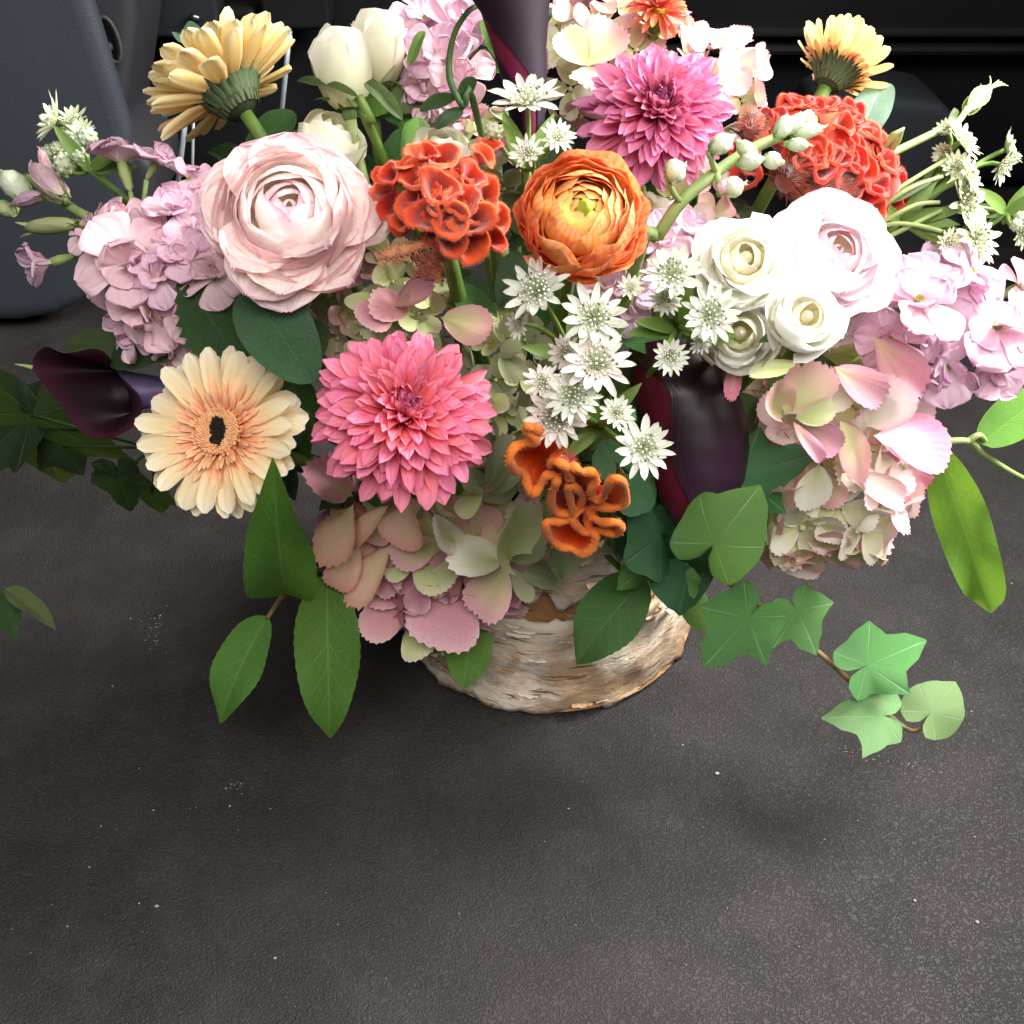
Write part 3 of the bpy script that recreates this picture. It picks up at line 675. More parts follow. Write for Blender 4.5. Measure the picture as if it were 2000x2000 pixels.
def wrapped(name, label, cat, group, px, py, d, f, off, roll0, mats, layers, zs=.85, lift=.35, q0=.15, a0=22, a1=82, half0=70, half1=48, flare=(0, .10), curl=(0, .02), seed=0, wave=.02, jit=.12, th1=158, stem=True, skirt=(), matf=None, sepal=0, stem_mat=None, qp=.85, eye=None, tilt=.08):
    r = random.Random(seed); P = at(px, py, off); R = sz(px, py, d, off)/2; Z = cdir(*f)
    t_ = flower_root(name, label, cat, P, group); M = frame_z(P-Z*R*.35, Z, roll0); K = len(layers); az = r.uniform(0, 6)
    for k, n in enumerate(layers):
        q = k/(K-1); rho = (q0+(1-q0)*q**qp)/(1+(flare[0]+(flare[1]-flare[0])*q)); al = rad(a0+(a1-a0)*q**1.05); hf = rad(half0+(half1-half0)*q)
        az += 1.1
        for i in range(n):
            mt = matf(q, r) if matf else mats[min(len(mats)-1, int(q*len(mats)))]
            me = grid('petal', wrap_petal(rho*r.uniform(.96, 1.05), al+r.uniform(-.5, .5)*jit*(1+q), rad(th1), hf*r.uniform(.88, 1.12), zs, flare[0]+(flare[1]-flare[0])*q+r.uniform(-.02, .03)*q, curl[0]+(curl[1]-curl[0])*q, 9 if q > .3 else 6, 9, r.uniform(-1, 1), r.uniform(0, 6), wave*(.5+q), r.uniform(-.12, .12), r.uniform(0, .12)*(r.random() < .4)*q), mt)
            lz = lift*(1-q)*.75
            m = M @ Matrix.Rotation(az+i*2*math.pi/n+r.uniform(-.15, .15), 4, 'Z') @ Matrix.Translation((0, 0, R*lz)) @ Matrix.Rotation(r.uniform(-tilt, tilt)*q, 4, 'Y') @ Matrix.Rotation(r.uniform(-tilt, tilt)*q, 4, 'X') @ Matrix.Diagonal((R, R, R, 1))
            part('petal', me, t_, m)
    for (n, el, L, wd, z0, mt) in skirt:
        for i in range(n):
            me = grid('petal', petal_pts(R*L*r.uniform(.92, 1.08), R*wd*r.uniform(.9, 1.15), prof_skirt, 14, 14, r.uniform(.15, .4), r.uniform(-.5, .2), 1.2, r.uniform(.35, .6), r.uniform(.02, .06), r.uniform(2, 4), r.uniform(-.2, .2), r.uniform(0, 6)), mt)
            part('petal', me, t_, radial(M, i*2*math.pi/n+r.uniform(-.25, .25), rad(el+r.uniform(-9, 9)), R*.12, R*z0, r.uniform(-.25, .25)))
    mb = MB(); mb.ball((0, 0, R*(lift*.55-.1)), R*q0*1.1, 10, 6, 0, (1, 1, 2.4)); part('heart', mb.build('heart', eye or mats[0]), t_, M)
    zb = -R*zs*.93
    for k in range(sepal):
        part('sepal', grid('sepal', petal_pts(R*1.25*r.uniform(.8, 1.1), R*.36, prof_point, 4, 9, .9, r.uniform(-1.9, -.6), 1.0, .7, .02, 2, r.uniform(-.4, .4)), M_sepal), t_, radial(M, k*2*math.pi/sepal+.4, rad(0), R*.12, zb))
    if sepal:
        mb = MB(); mb.ball((0, 0, zb-R*.12), R*.26, 10, 7, 0, (1, 1, 1.1)); part('hip', mb.build('hip', M_sepal), t_, M)
    if stem: stem_to_vase(t_, M @ Vector((0, 0, zb-(R*.3 if sepal else 0))), -Z, .0024, stem_mat)
    return t_
def prof_skirt(v): return (.28+.72*math.sin(math.pi/2*min(1, v/.66)))*(max(0., 1-(max(0, v-.66)/.34)**2.6)**.6 if v < .995 else .12)
M_sepal = petal_mat('rose_sepal', [(0, '#7d9150'), (.5, '#6b8448'), (1, '#587040')], trans=.18, veins=3, rough=.5)
PR = [petal_mat('blush_heart_petal', [(0, '#e4e6b0'), (.55, '#fbf2e2'), (.92, '#fbe8ea'), (1, '#ee9cc4')], edge='#f7cfe0', edge_amt=.4, edge_pow=7, trans=.30, veins=9, vein_amt=.12, vv=.05),
      petal_mat('blush_petal', [(0, '#f6e6d0'), (.5, '#fdf3ea'), (.9, '#fdf0ea'), (1, '#f9dfe0')], edge='#fae2e4', edge_amt=.3, edge_pow=8, trans=.32, veins=9, vein_amt=.12, vv=.05),
      petal_mat('blush_outer_petal', [(0, '#f4dccc'), (.5, '#fbeae2'), (.9, '#fbe8e4'), (1, '#f6d2d8')], edge='#f8d6dc', edge_amt=.35, edge_pow=7, trans=.34, veins=10, vein_amt=.15, vv=.05)]
wrapped('ranunculus', 'large blush pink ranunculus left of the orange cockscomb', 'ranunculus', 'ranunculus blooms', 564, 398, 330, (.10, .20, .97), .022, 0, PR, [3, 3, 4, 4, 5, 5, 6, 6, 6, 7], .80, .36, .10, 16, 84, 80, 46, (0, .12), (0, .03), 5, .04, .24, skirt=((8, 26, 1.06, .95, -.30, PR[2]), (9, 8, 1.10, .92, -.36, PR[2])), eye=simple_mat('ranunculus_eye', '#4f5c2c', '#6d7434'))
PW = [petal_mat('pale_blush_heart_petal', [(0, '#e6e2ac'), (.6, '#faf0e4'), (1, '#f2b4cc')], edge='#f8d4e2', edge_amt=.4, edge_pow=7, trans=.3, veins=9, vein_amt=.1, vv=.03),
      petal_mat('pale_blush_petal', [(0, '#faf2ea'), (.6, '#fefafa'), (1, '#fdf0f5')], edge='#fae0ea', edge_amt=.35, edge_pow=7, trans=.32, veins=9, vein_amt=.1, vv=.03),
      petal_mat('pale_blush_outer_petal', [(0, '#faeeea'), (.5, '#fdf6f6'), (1, '#fbe8f0')], edge='#f8dcea', edge_amt=.5, edge_pow=6, trans=.34, veins=9, vein_amt=.12, vv=.03)]
wrapped('ranunculus', 'pale almost white ranunculus at the right, beside the white roses', 'ranunculus', 'ranunculus blooms', 1640, 484, 246, (.14, .24, .95), .018, 0, PW, [3, 3, 4, 4, 5, 5, 5, 6], .85, .36, .10, 16, 84, 80, 48, (0, .12), (0, .03), 6, .04, .24, skirt=((8, 26, 1.06, .95, -.30, PW[2]), (8, 8, 1.12, .92, -.36, PW[2])), eye=simple_mat('pale_ranunculus_eye', '#5c5a2c', '#7a6c3c'))
wrapped('ranunculus', 'lower pale ranunculus tucked under the white one, at the right', 'ranunculus', 'ranunculus blooms', 1668, 588, 190, (.30, -.35, .88), -.004, 0, PW, [3, 4, 5, 5, 6], .9, .36, .12, 18, 84, 80, 48, (0, .14), (0, .03), 16, .03, .2)
PO = [petal_mat('ranunculus_yellow_petal', [(0, '#c8c83c'), (.5, '#f4cc54'), (.9, '#f9dc84'), (1, '#f6c470')], edge='#fbe096', edge_amt=.4, edge_pow=9, trans=.32, veins=7, vein_amt=.2, vv=.10),
      petal_mat('ranunculus_amber_petal', [(0, '#ecb04a'), (.5, '#f6b25e'), (.9, '#f6a458'), (1, '#f28c44')], edge='#fccc8c', edge_amt=.55, edge_pow=10, trans=.30, veins=8, vein_amt=.2, vv=.10),
      petal_mat('ranunculus_orange_petal', [(0, '#f3a850'), (.5, '#f9a862'), (.9, '#f79a5a'), (1, '#f3864c')], edge='#fcc694', edge_amt=.55, edge_pow=10, trans=.28, veins=8, vein_amt=.2, vv=.12)]
def po_mat(q, r):
    x = q+r.uniform(-.12, .12); return PO[0] if x < .32 else (PO[1] if x < .68 else PO[2])
wrapped('ranunculus', 'orange ranunculus of many thin frilled petals with a yellow heart', 'ranunculus', 'ranunculus blooms', 1143, 405, 262, (.06, .14, .98), .042, 0, PO, [4, 5, 6, 7, 7, 8, 8, 9, 9, 10, 10, 10, 10], .82, .30, .17, 20, 86, 52, 34, (.04, .06), (0, .02), 7, .055, .34, matf=po_mat, eye=simple_mat('green_eye', '#98ac34', '#b4bc3c'), tilt=.13)
RW = [petal_mat('cream_rose_heart_petal', [(0, '#e8dfa0'), (.6, '#f5efc8'), (1, '#faf6e0')], edge='#faf6e6', edge_amt=.4, trans=.32, veins=6, vein_amt=.06, vv=.03),
      petal_mat('white_rose_petal', [(0, '#f4f2d8'), (.5, '#fbfaf0'), (1, '#fefdf8')], edge='#fefefa', edge_amt=.4, trans=.32, veins=6, vein_amt=.06, vv=.03)]
wrapped('rose', 'open white rose, largest of the three beside the pale ranunculus', 'rose', 'white roses', 1458, 500, 190, (-.02, .16, .97), .028, 0, RW, [2, 2, 3, 3, 3, 4], .95, .34, .14, 20, 80, 115, 78, (0, .16), (.03, .16), 8, .09, .36, sepal=5, skirt=((4, 40, 1.02, 1.0, -.42, RW[1]), (4, 22, 1.0, 1.0, -.48, RW[1])))
wrapped('rose', 'round white rose just below and right of the largest open rose', 'rose', 'white roses', 1578, 616, 156, (-.02, .10, .98), .044, .6, RW, [2, 2, 3, 3, 4], .98, .34, .16, 22, 78, 115, 78, (0, .14), (.03, .14), 9, .09, .36, sepal=5, skirt=((4, 40, .96, 1.0, -.42, RW[1]), (4, 22, .94, 1.0, -.48, RW[1])))
wrapped('rose', 'shaded cream rose tucked under the two white ones, above the purple calla', 'rose', 'white roses', 1446, 650, 165, (-.1, -.12, .95), .014, 1.6, RW, [2, 3, 3, 4, 4], .98, .34, .16, 22, 80, 105, 70, (0, .12), (.02, .10), 10, .03, .12, sepal=5, skirt=((4, 40, .96, 1.0, -.42, RW[1]), (4, 22, .94, 1.0, -.48, RW[1])))
RB = [petal_mat('rosebud_heart_petal', [(0, '#dfe0a8'), (.6, '#ece8c4'), (1, '#f4f0da')], trans=.3, veins=5, vein_amt=.05, vv=.03), petal_mat('rosebud_petal', [(0, '#d6dca0'), (.35, '#ebe8c6'), (.8, '#f2efda'), (1, '#f4f0e0')], trans=.3, veins=5, vein_amt=.05, vv=.04)]  # creamier, greenish yellow tones paint the buds' shading into the petals
wrapped('rose', 'white rose bud at the top left, front one of the pair', 'rose', 'white roses', 668, 108, 118, (-.10, .97, .22), .0, 0, RB, [2, 3, 3, 4], 1.5, .28, .24, 14, 36, 110, 84, (.02, .08), (.02, .22), 11, .05, .22, skirt=((3, 78, 2.05, 1.5, -1.15, RB[1]),), sepal=5, stem_mat=M_stem_pale)
wrapped('rose', 'white rose bud behind and right of the front bud', 'rose', 'white roses', 742, 72, 116, (.10, .96, .18), -.02, 1, RB, [2, 3, 3, 4], 1.5, .28, .24, 14, 40, 110, 84, (.02, .10), (.02, .24), 12, .05, .24, skirt=((3, 76, 2.05, 1.5, -1.15, RB[1]),), sepal=5, stem_mat=M_stem)
wrapped('rose', 'loose white rose petals showing behind the blush ranunculus', 'rose', 'white roses', 655, 265, 140, (.55, .60, .55), -.015, 1, RB, [2, 3, 4, 4], 1.25, .30, .25, 20, 60, 105, 74, (0, .10), (.02, .10), 13, .03, .1)
wrapped('rose', 'small white rose peeping out behind the orange cockscomb', 'rose', 'white roses', 862, 292, 120, (.1, .75, .6), -.012, 1, RB, [2, 3, 3, 4], 1.35, .30, .25, 18, 50, 110, 80, (0, .06), (.02, .08), 14, .03, .1)

# ------------------------------------------------------------------ callas
M_calla = petal_mat('purple_calla_spathe', [(0, '#4a2a48'), (.2, '#321a30'), (.45, '#1d0a1a'), (.8, '#180610'), (1, '#200a18')], edge='#521026', edge_pow=10, edge_amt=1., vbump=.5, fine=.03, trans=.03, rough=.36, veins=7, vein_amt=.1, spec=.38, vv=.02, hv=.003, mott_scale=30)
M_calla_in = petal_mat('near_black_calla_spathe', [(0, '#0c0308'), (.5, '#12050c'), (.85, '#220a16'), (1, '#3c1424')], back='#5a4a70', vbump=.15, fine=.05, trans=.03, rough=.45, veins=9, vein_amt=.1, spec=.3, vv=.02, hv=.003)
M_calla_out = petal_mat('plum_calla_spathe', [(0, '#1c0c1e'), (.4, '#1a0818'), (.8, '#180614'), (1, '#300c20')], edge='#5c1430', edge_pow=10, edge_amt=1., vbump=.1, fine=.05, trans=.02, rough=.7, veins=9, vein_amt=.08, spec=.18, vv=.02, hv=.003)
def ip(x, rows, k): return float(np.interp(x, [r[0] for r in rows], [r[k] for r in rows]))
def calla_roll(label, rows, edge, off_b, off_t, mat, turns=1.12, sq=.85):
    """spathe rolled into a trumpet and seen from outside; rows: v, axis pixel x, y, half width in pixels; edge: v, angle of the free margin"""
    B = at(rows[0][1], rows[0][2], off_b); t_ = flower_root('calla_lily', label, 'calla lily', B, 'calla lilies')
    nu, nv = 64, 30; P = np.zeros((nv+1, nu+1, 3)); uv = np.zeros((nv+1, nu+1, 2))
    for j in range(nv+1):
        v = j/nv; px, py = ip(v, rows, 1), ip(v, rows, 2); d = guide(rows[0][1], rows[0][2]); d = d-off_b+(off_b-off_t)*v
        c = W(px, py, d); R = ip(v, rows, 3)*d/FPX; a0 = rad(ip(v, edge, 1))
        for i in range(nu+1):
            q = i/nu; a = a0+q*turns*2*math.pi; r_ = R*(1.03-.09*q)
            if q < .09: r_ *= 1+.06*(1-q/.09)**2*min(1, max(0, v-.3)*3)
            r_ *= 1+.02*math.sin(3*a+v*4)
            up = .05*R*math.sin(2*a+1)*v*v
            p = c+CR*(r_*math.sin(a))-CF*(r_*math.cos(a)*sq)+CU*up
            P[j, i] = p; uu = .5+.5*min(1, max(0, (q-.70)/.07)) if q > .5 else (.5-.42*max(0, 1-q/.02) if q < .02 else .5); uv[j, i] = (uu, v*.93)
    P -= np.array(B); part('spathe', grid('spathe', P, mat, False, uv), t_, Matrix.Translation(B))
    stem_to_vase(t_, Vector(P.mean(axis=1)[3])+B, CF*1.0, .0034, M_stem, .05); return t_
calla_roll('dark purple calla with a wine red inner fold, beside the ivy',
           [(0, 1346, 1052, 10), (.1, 1352, 1015, 40), (.2, 1362, 975, 76), (.3, 1366, 938, 92), (.45, 1362, 882, 101), (.6, 1353, 826, 105), (.75, 1334, 770, 106), (.9, 1316, 714, 88), (1, 1306, 672, 60)],
           [(0, 10), (.15, -14), (.3, -34), (.45, -38), (.6, -28), (.72, -20), (.82, -26), (.9, -54), (1, -96)], .026, .030, M_calla)
calla_roll('plum coloured calla standing up at the top edge', [(0, 1036, 330, 16), (.2, 1030, 235, 34), (.35, 1024, 160, 44), (.5, 1013, 90, 54), (.7, 1000, 0, 73), (1, 985, -150, 95)],
           [(0, 40), (.3, 30), (.36, 8), (.5, -38), (.62, -66), (.7, -85), (1, -100)], -.002, -.010, M_calla_out)
def calla_mouth(label, rim, base, throat, off_r, off_b, mat):
    """funnel seen into its mouth: rim pixels (with their own stand-out), lofted back to a narrow tube"""
    B = at(base[0], base[1], off_b); t_ = flower_root('calla_lily', label, 'calla lily', B, 'calla lilies')
    n = 72; R = []
    m = len(rim)
    for i in range(n):
        s_ = i/n*m; k = int(s_); q = s_-k; g = [Vector((rim[(k+d) % m][0], rim[(k+d) % m][1], rim[(k+d) % m][2])) for d in (-1, 0, 1, 2)]
        c = .5*((2*g[1])+(g[2]-g[0])*q+(2*g[0]-5*g[1]+4*g[2]-g[3])*q*q+(3*g[1]-g[0]-3*g[2]+g[3])*q**3); R.append(at(c.x, c.y, off_r+c.z))
    T = at(*throat, (off_r+off_b)*.5-.006); ax = (T-B).normalized(); cen = sum(R, Vector())/n
    e2 = CU-ax*CU.dot(ax); e2.normalize(); e1 = e2.cross(ax)
    nv = 24; P = np.zeros((nv+1, n, 3))
    for j in range(nv+1):
        v = j/nv
        for i in range(n):
            d = R[i]-T; ph = math.atan2(d.dot(e2), d.dot(e1)); rr = .0035+.006*min(1, v*2)
            cpt = B+(T-B)*min(1, v/.45)+(cen-T)*max(0, (v-.45)/.55)*.25
            circ = cpt+(e1*math.cos(ph)+e2*math.sin(ph))*rr; w_ = max(0, (v-.25)/.75)**1.5
            P[j, i] = circ*(1-w_)+R[i]*w_
    P -= np.array(B); part('spathe', grid('spathe', P, mat, True), t_, Matrix.Translation(B))
    mb = MB(); a = R[0]; mb.tube(bez(a, a+CR*-.004+CU*.001, a-CR*.008+CU*.0015, 6), [.0012, .0010, .0008, .0006, .0004, .0002], 6); part('tail', mb.build('tail', M_stem_pale), t_, I4)
    stem_to_vase(t_, B, CR*1., .0036, M_stem, .03); return t_
calla_mouth('near black calla lying out to the left, above the dark vine leaves',
            [(64, 718, .004), (86, 678, .006), (128, 690, .002), (182, 681, 0), (209, 693, -.004), (236, 735, -.006), (274, 775, -.004), (274, 815, 0), (252, 840, .006), (208, 856, .010), (160, 844, .011), (118, 790, .008)], (372, 762), (268, 768), -.012, -.040, M_calla_in)

# ------------------------------------------------------------------ cockscombs (celosia)
M_cel_a = petal_mat('cockscomb_orange_red', [(0, '#701408'), (.45, '#a82a10'), (.72, '#d04018'), (.88, '#e25426'), (1, '#ee7444')], trans=.03, rough=.95, spec=.05, veins=0, vein_amt=0, mott_scale=900, sheen=.6, vv=.08, hv=.006)  # ramp paints in rim light and the shade deep inside the cups
M_cel_b = petal_mat('cockscomb_scarlet', [(0, '#701008'), (.45, '#a82412'), (.72, '#cc3218'), (.88, '#de452a'), (1, '#ea6448')], trans=.03, rough=.95, spec=.05, veins=0, vein_amt=0, mott_scale=900, sheen=.6, vv=.08, hv=.006)  # same painted rim light and dark cup interior, in scarlet
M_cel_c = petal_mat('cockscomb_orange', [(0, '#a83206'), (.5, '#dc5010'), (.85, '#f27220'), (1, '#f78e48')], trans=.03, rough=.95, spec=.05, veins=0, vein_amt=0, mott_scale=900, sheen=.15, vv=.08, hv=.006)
M_plume = simple_mat('cockscomb_plume', '#7c3820', '#a0492c', .9, 200, .3, .2, sheen=.5)
M_plume_p = simple_mat('cockscomb_pale_plume', '#c98a5c', '#b8704a', .9, 200, .3, .2, sheen=.5)
def cup_mesh(seed, mat, wob_=1.):
    r = random.Random(seed); nu, nv = 40, 9; P = np.zeros((nv+1, nu, 3)); el = r.uniform(.62, .98); w2 = r.uniform(.05, .13)*wob_; p2 = r.uniform(0, 6); p3 = r.uniform(0, 6); dent = r.uniform(.0, .42); da = r.uniform(0, 6.28)
    for j in range(nv+1):
        v = j/nv
        for i in range(nu):
            a = 2*math.pi*i/nu
            rr = .30+.70*min(1, v/.8)**1.3
            if v > .8: rr += .18*math.sin((v-.8)/.2*math.pi*.5)
            wob = 1+.035*v*math.sin(7*a+p2)+.03*v*math.sin(11*a+p3)+w2*v*math.sin(2*a+p2)+.09*v*math.sin(3*a+p3); wob *= 1-dent*v*math.exp(-((math.cos(a-da)-1)/.25)**2)
            z = -1.0+1.25*min(1, v/.8) - (.22*((v-.8)/.2)**2 if v > .8 else 0) + .20*v*math.sin(2*a+p3)+.06*v*math.sin(3*a+p2)
            P[j, i] = (rr*wob*math.cos(a), rr*wob*el*math.sin(a), z)
    mb = MB(); mb.grid(P, True)
    for k in range(1100):                       # velvet nap, thickest along the lip
        i = r.randrange(nu); j = r.choice((nv, nv-1, nv-2, nv, nv-1, nv-3, nv-4, nv-5)); a = 2*math.pi*(i+r.random())/nu; p = Vector(P[j, i]); 
        o = Vector((math.cos(a), math.sin(a), .5+r.uniform(-.4, .4))).normalized(); s_ = o.orthogonal().normalized()*.011; b = len(mb.v)
        p = p + Vector((-math.sin(a), math.cos(a), 0))*r.uniform(-.1, .1)
        mb.add([p-s_, p+s_, p+o*r.uniform(.07, .19)], [(0, 1, 2)], 0, [(.5, .9), (.5, .9), (.5, 1)])
    return mb.build('frill', mat)
def blob_point(blobs, r):
    pass
def fuzz(parent, P0, P1, rad_, n, ln, mat, seed, name='plume'):
    r = random.Random(seed); mb = MB(); ax = P1-P0; o1 = ax.orthogonal().normalized(); o2 = ax.normalized().cross(o1)
    mb.tube([P0, (P0+P1)/2, P1], [rad_*.75, rad_*.8, rad_*.45], 8)
    for k in range(n):
        t = r.random(); a = r.uniform(0, 6.283); d = o1*math.cos(a)+o2*math.sin(a); p = P0+ax*t+d*rad_*(.75-.3*t); q = p+(d+ax.normalized()*r.uniform(-.5, .5)).normalized()*ln*r.uniform(.5, 1.2)
        s_ = (q-p).orthogonal().normalized()*.00022
        mb.add([p-s_, p+s_, q], [(0, 1, 2)])
    return part(name, mb.build(name, mat), parent, I4, stuff=True)
def celosia(label, cups, off, mat, f, seed, plumes=(), filler=(), stem_px=None):
    r = random.Random(seed); x = sum(c[0] for c in cups)/len(cups); y = sum(c[1] for c in cups)/len(cups); P = at(x, y, off)
    t_ = flower_root('cockscomb', label, 'cockscomb', P, 'cockscombs')
    Z = cdir(*f)
    for c in cups:
        px, py, s_ = c[:3]; dz = c[3] if len(c) > 3 else 0.; fx = (px-x)/140.; fy = -(py-y)/140.
        D = cdir(fx*.8+f[0]+r.uniform(-.25, .25), fy*.8+f[1]+r.uniform(-.25, .25), f[2])
        o = off + dz - .011*((fx*fx+fy*fy)); rr = sz(px, py, s_, o)/2*1.12
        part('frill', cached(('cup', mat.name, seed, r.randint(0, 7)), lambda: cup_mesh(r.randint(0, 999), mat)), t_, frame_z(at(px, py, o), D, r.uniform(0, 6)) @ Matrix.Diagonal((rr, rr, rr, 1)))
    for (px, py, ra, dz) in filler:
        mb = MB(); R_ = sz(px, py, ra, off); mb.ball((0, 0, 0), R_, 16, 10); part('crest', mb.build('crest', mat), t_, Matrix.Translation(at(px, py, off-dz)))
    for k, (a, b, ra, n, ln, m_) in enumerate(plumes):
        fuzz(t_, at(*a[:2], off+a[2]), at(*b[:2], off+b[2]), sz(*a[:2], ra), n, ln, m_, seed*10+k)
    stem_to_vase(t_, P-Z*.018, -Z, .003, M_stem); return t_
cupsA = [(862, 308, 62), (820, 300, 52, -.004), (905, 330, 52, -.003), (776, 335, 56, -.008), (750, 370, 52, -.012), (808, 345, 62), (860, 368, 74, .004), (920, 345, 56), (955, 380, 60, -.004), (905, 395, 66, .003), (765, 400, 50, -.010), (808, 395, 58, .0), (830, 425, 64, .004), (880, 430, 66, .005), (926, 430, 72, .002), (970, 425, 50, -.008), (785, 440, 44, -.008), (880, 465, 60, .002), (920, 472, 66), (965, 465, 48, -.006), (842, 290, 44, -.008), (745, 345, 40, -.016), (850, 460, 40, -.004)]
ra_ = random.Random(3)
cupsA = [(c[0], c[1], c[2]*.98)+tuple(c[3:]) for c in cupsA]+[(858+ra_.gauss(0, 52), 385+ra_.gauss(0, 42), ra_.uniform(30, 44), ra_.uniform(-.006, .003)) for _ in range(18)]
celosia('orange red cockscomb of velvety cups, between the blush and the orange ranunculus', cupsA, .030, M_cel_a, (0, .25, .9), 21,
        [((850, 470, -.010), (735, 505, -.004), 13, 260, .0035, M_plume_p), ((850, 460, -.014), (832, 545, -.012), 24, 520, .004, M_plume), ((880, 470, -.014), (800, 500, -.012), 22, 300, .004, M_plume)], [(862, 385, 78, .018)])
part_of = None
cupsB = []
rb = random.Random(5)
for i in range(24):
    t = i/23; a = math.pi*(1.02-1.12*t)
    for k in range(1):
        cx = 1575+(122-34*k)*math.cos(a)+rb.uniform(-9, 9)+ (t*40); cy = 330-(130-36*k)*math.sin(a)+rb.uniform(-9, 9)
        cupsB.append((cx, cy, rb.uniform(40, 54), .004*k-.004))
cupsB += [(1600+rb.uniform(-60, 70), 270+rb.uniform(-40, 50), rb.uniform(34, 50), .003+.007*rb.random()) for _ in range(30)]
cupsB += [(1658, 352, 56, .006), (1610, 325, 54, .008), (1690, 330, 50, .004), (1640, 385, 56, .004), (1690, 385, 54, .004), (1735, 320, 54, .002), (1755, 360, 50, 0), (1720, 365, 56, .006), (1745, 400, 46, 0), (1715, 410, 46, .002), (1662, 410, 44, 0), (1725, 300, 40, -.004), (1765, 385, 36, -.006), (1560, 300, 44, .006)]
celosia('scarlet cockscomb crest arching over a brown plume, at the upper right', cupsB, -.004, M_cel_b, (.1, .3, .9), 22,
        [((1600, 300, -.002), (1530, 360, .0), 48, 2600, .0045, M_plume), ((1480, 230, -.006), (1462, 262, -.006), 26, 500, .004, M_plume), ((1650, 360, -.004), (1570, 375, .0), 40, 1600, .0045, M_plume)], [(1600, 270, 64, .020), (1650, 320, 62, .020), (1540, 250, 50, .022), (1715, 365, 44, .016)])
# the small orange one is made of folded ribbons
def ribbon(parent, pts, h, amp, waves, mat, nhint, seed, th=.0026):
    r = random.Random(seed); pts = [Vector(p) for p in pts]; n = 60; cv = []
    for i in range(n+1):
        s = i/n*(len(pts)-1); k = min(len(pts)-2, int(s)); q = s-k; p0 = pts[max(0, k-1)]; p1 = pts[k]; p2 = pts[k+1]; p3 = pts[min(len(pts)-1, k+2)]
        cv.append(.5*((2*p1)+(p2-p0)*q+(2*p0-5*p1+4*p2-p3)*q*q+(3*p1-p0-3*p2+p3)*q**3))
    nz = nhint.normalized(); nv = 8; ph = r.uniform(0, 6); mb = MB(); F = np.zeros((2*nv+2, n+1, 3))
    for i in range(n+1):
        tg = (cv[min(n, i+1)]-cv[max(0, i-1)]).normalized(); sd = tg.cross(nz).normalized(); t = i/n
        for j in range(nv+1):
            v = j/nv; env = math.sin(math.pi*min(1, max(0, t*1.06)))**.4
            sway = amp*v**1.3*math.sin(waves*2*math.pi*t+ph+.5*math.sin(5*t+ph))*(1+.3*math.sin(9*t+ph))
            c = cv[i]+nz*h*env*(v-.3)*(1+.2*math.sin(11*t+ph))+sd*sway+tg*amp*.5*v*math.cos(waves*2*math.pi*t*1.0+ph)
            thk = th*(.5+.6*v)
            F[j, i] = c+sd*thk; F[2*nv+1-j, i] = c-sd*thk
    o = len(mb.v); mb.grid(F)
    mb.uv = [(x, min(1, (y if y < .5 else 1-y)*2)) for x, y in mb.uv]
    for k in range(1500):
        i = r.randrange(n+1); j = r.choice((nv, nv, nv-1, nv+1, nv+2)); p = Vector(F[j, i]); d = (nz+Vector((r.uniform(-1, 1), r.uniform(-1, 1), r.uniform(-1, 1)))).normalized(); s_ = d.orthogonal().normalized()*.00015
        p = p+Vector((r.uniform(-1, 1), r.uniform(-1, 1), r.uniform(-1, 1)))*.0006
        mb.add([p-s_, p+s_, p+d*r.uniform(.0004, .0010)], [(0, 1, 2)], 0, [(.5, .9), (.5, .9), (.5, 1)])
    return part('frill', mb.build('frill', mat), parent, I4)
t_ = flower_root('cockscomb', 'small bright orange cockscomb of folded ribbons above the birch vase', 'cockscomb', at(1110, 960, .03), 'cockscombs')
Zc = cdir(0, .1, 1); o_ = .030
def pp(px, py, o=0.): return at(px, py, o_+o)
RIM = [(310, 220), (350, 300), (430, 400), (300, 420), (160, 480), (100, 620), (160, 760), (270, 800), (330, 960), (390, 1060), (470, 980), (560, 830), (680, 840), (690, 900), (640, 1020), (620, 1180), (700, 1290), (850, 1300), (970, 1200), (1020, 1090), (950, 1010), (880, 960), (840, 1000), (880, 1330), (700, 1410), (560, 1420), (590, 1600), (720, 1720), (880, 1750), (1020, 1820), (1160, 1700), (1180, 1560), (1060, 1550), (920, 1440), (900, 1340), (1030, 1230), (1080, 1400), (1130, 1510), (1300, 1530), (1430, 1570), (1500, 1480), (1440, 1420), (1270, 1420), (1140, 1350), (1130, 1260), (1220, 1220), (1400, 1240), (1540, 1180), (1560, 1030), (1500, 900), (1400, 870), (1330, 970), (1250, 1130), (1160, 1100), (1130, 1000), (1190, 880), (1130, 790), (1000, 780), (900, 720), (840, 780), (860, 880), (820, 740), (700, 660), (620, 690), (700, 560), (770, 450), (720, 370), (600, 360), (520, 300), (410, 235)]
SPINE = [(420, 560), (560, 610), (700, 750), (780, 900), (930, 1110), (1010, 1250), (960, 1500)]
cv = []; m_ = len(RIM)
for i in range(m_*5):
    k, q = i//5, (i % 5)/5; g = [Vector((RIM[(k+d) % m_][0], RIM[(k+d) % m_][1], 0)) for d in (-1, 0, 1, 2)]
    cv.append(.5*((2*g[1])+(g[2]-g[0])*q+(2*g[0]-5*g[1]+4*g[2]-g[3])*q*q+(3*g[1]-g[0]-3*g[2]+g[3])*q**3))
def near_spine(p):
    best = None
    for a, b in zip(SPINE, SPINE[1:]):
        A = Vector((a[0], a[1], 0)); D = Vector((b[0]-a[0], b[1]-a[1], 0)); t = max(0, min(1, (p-A).dot(D)/D.length_squared)); c = A+D*t
        if best is None or (p-c).length < best[0]: best = ((p-c).length, c)
    return best
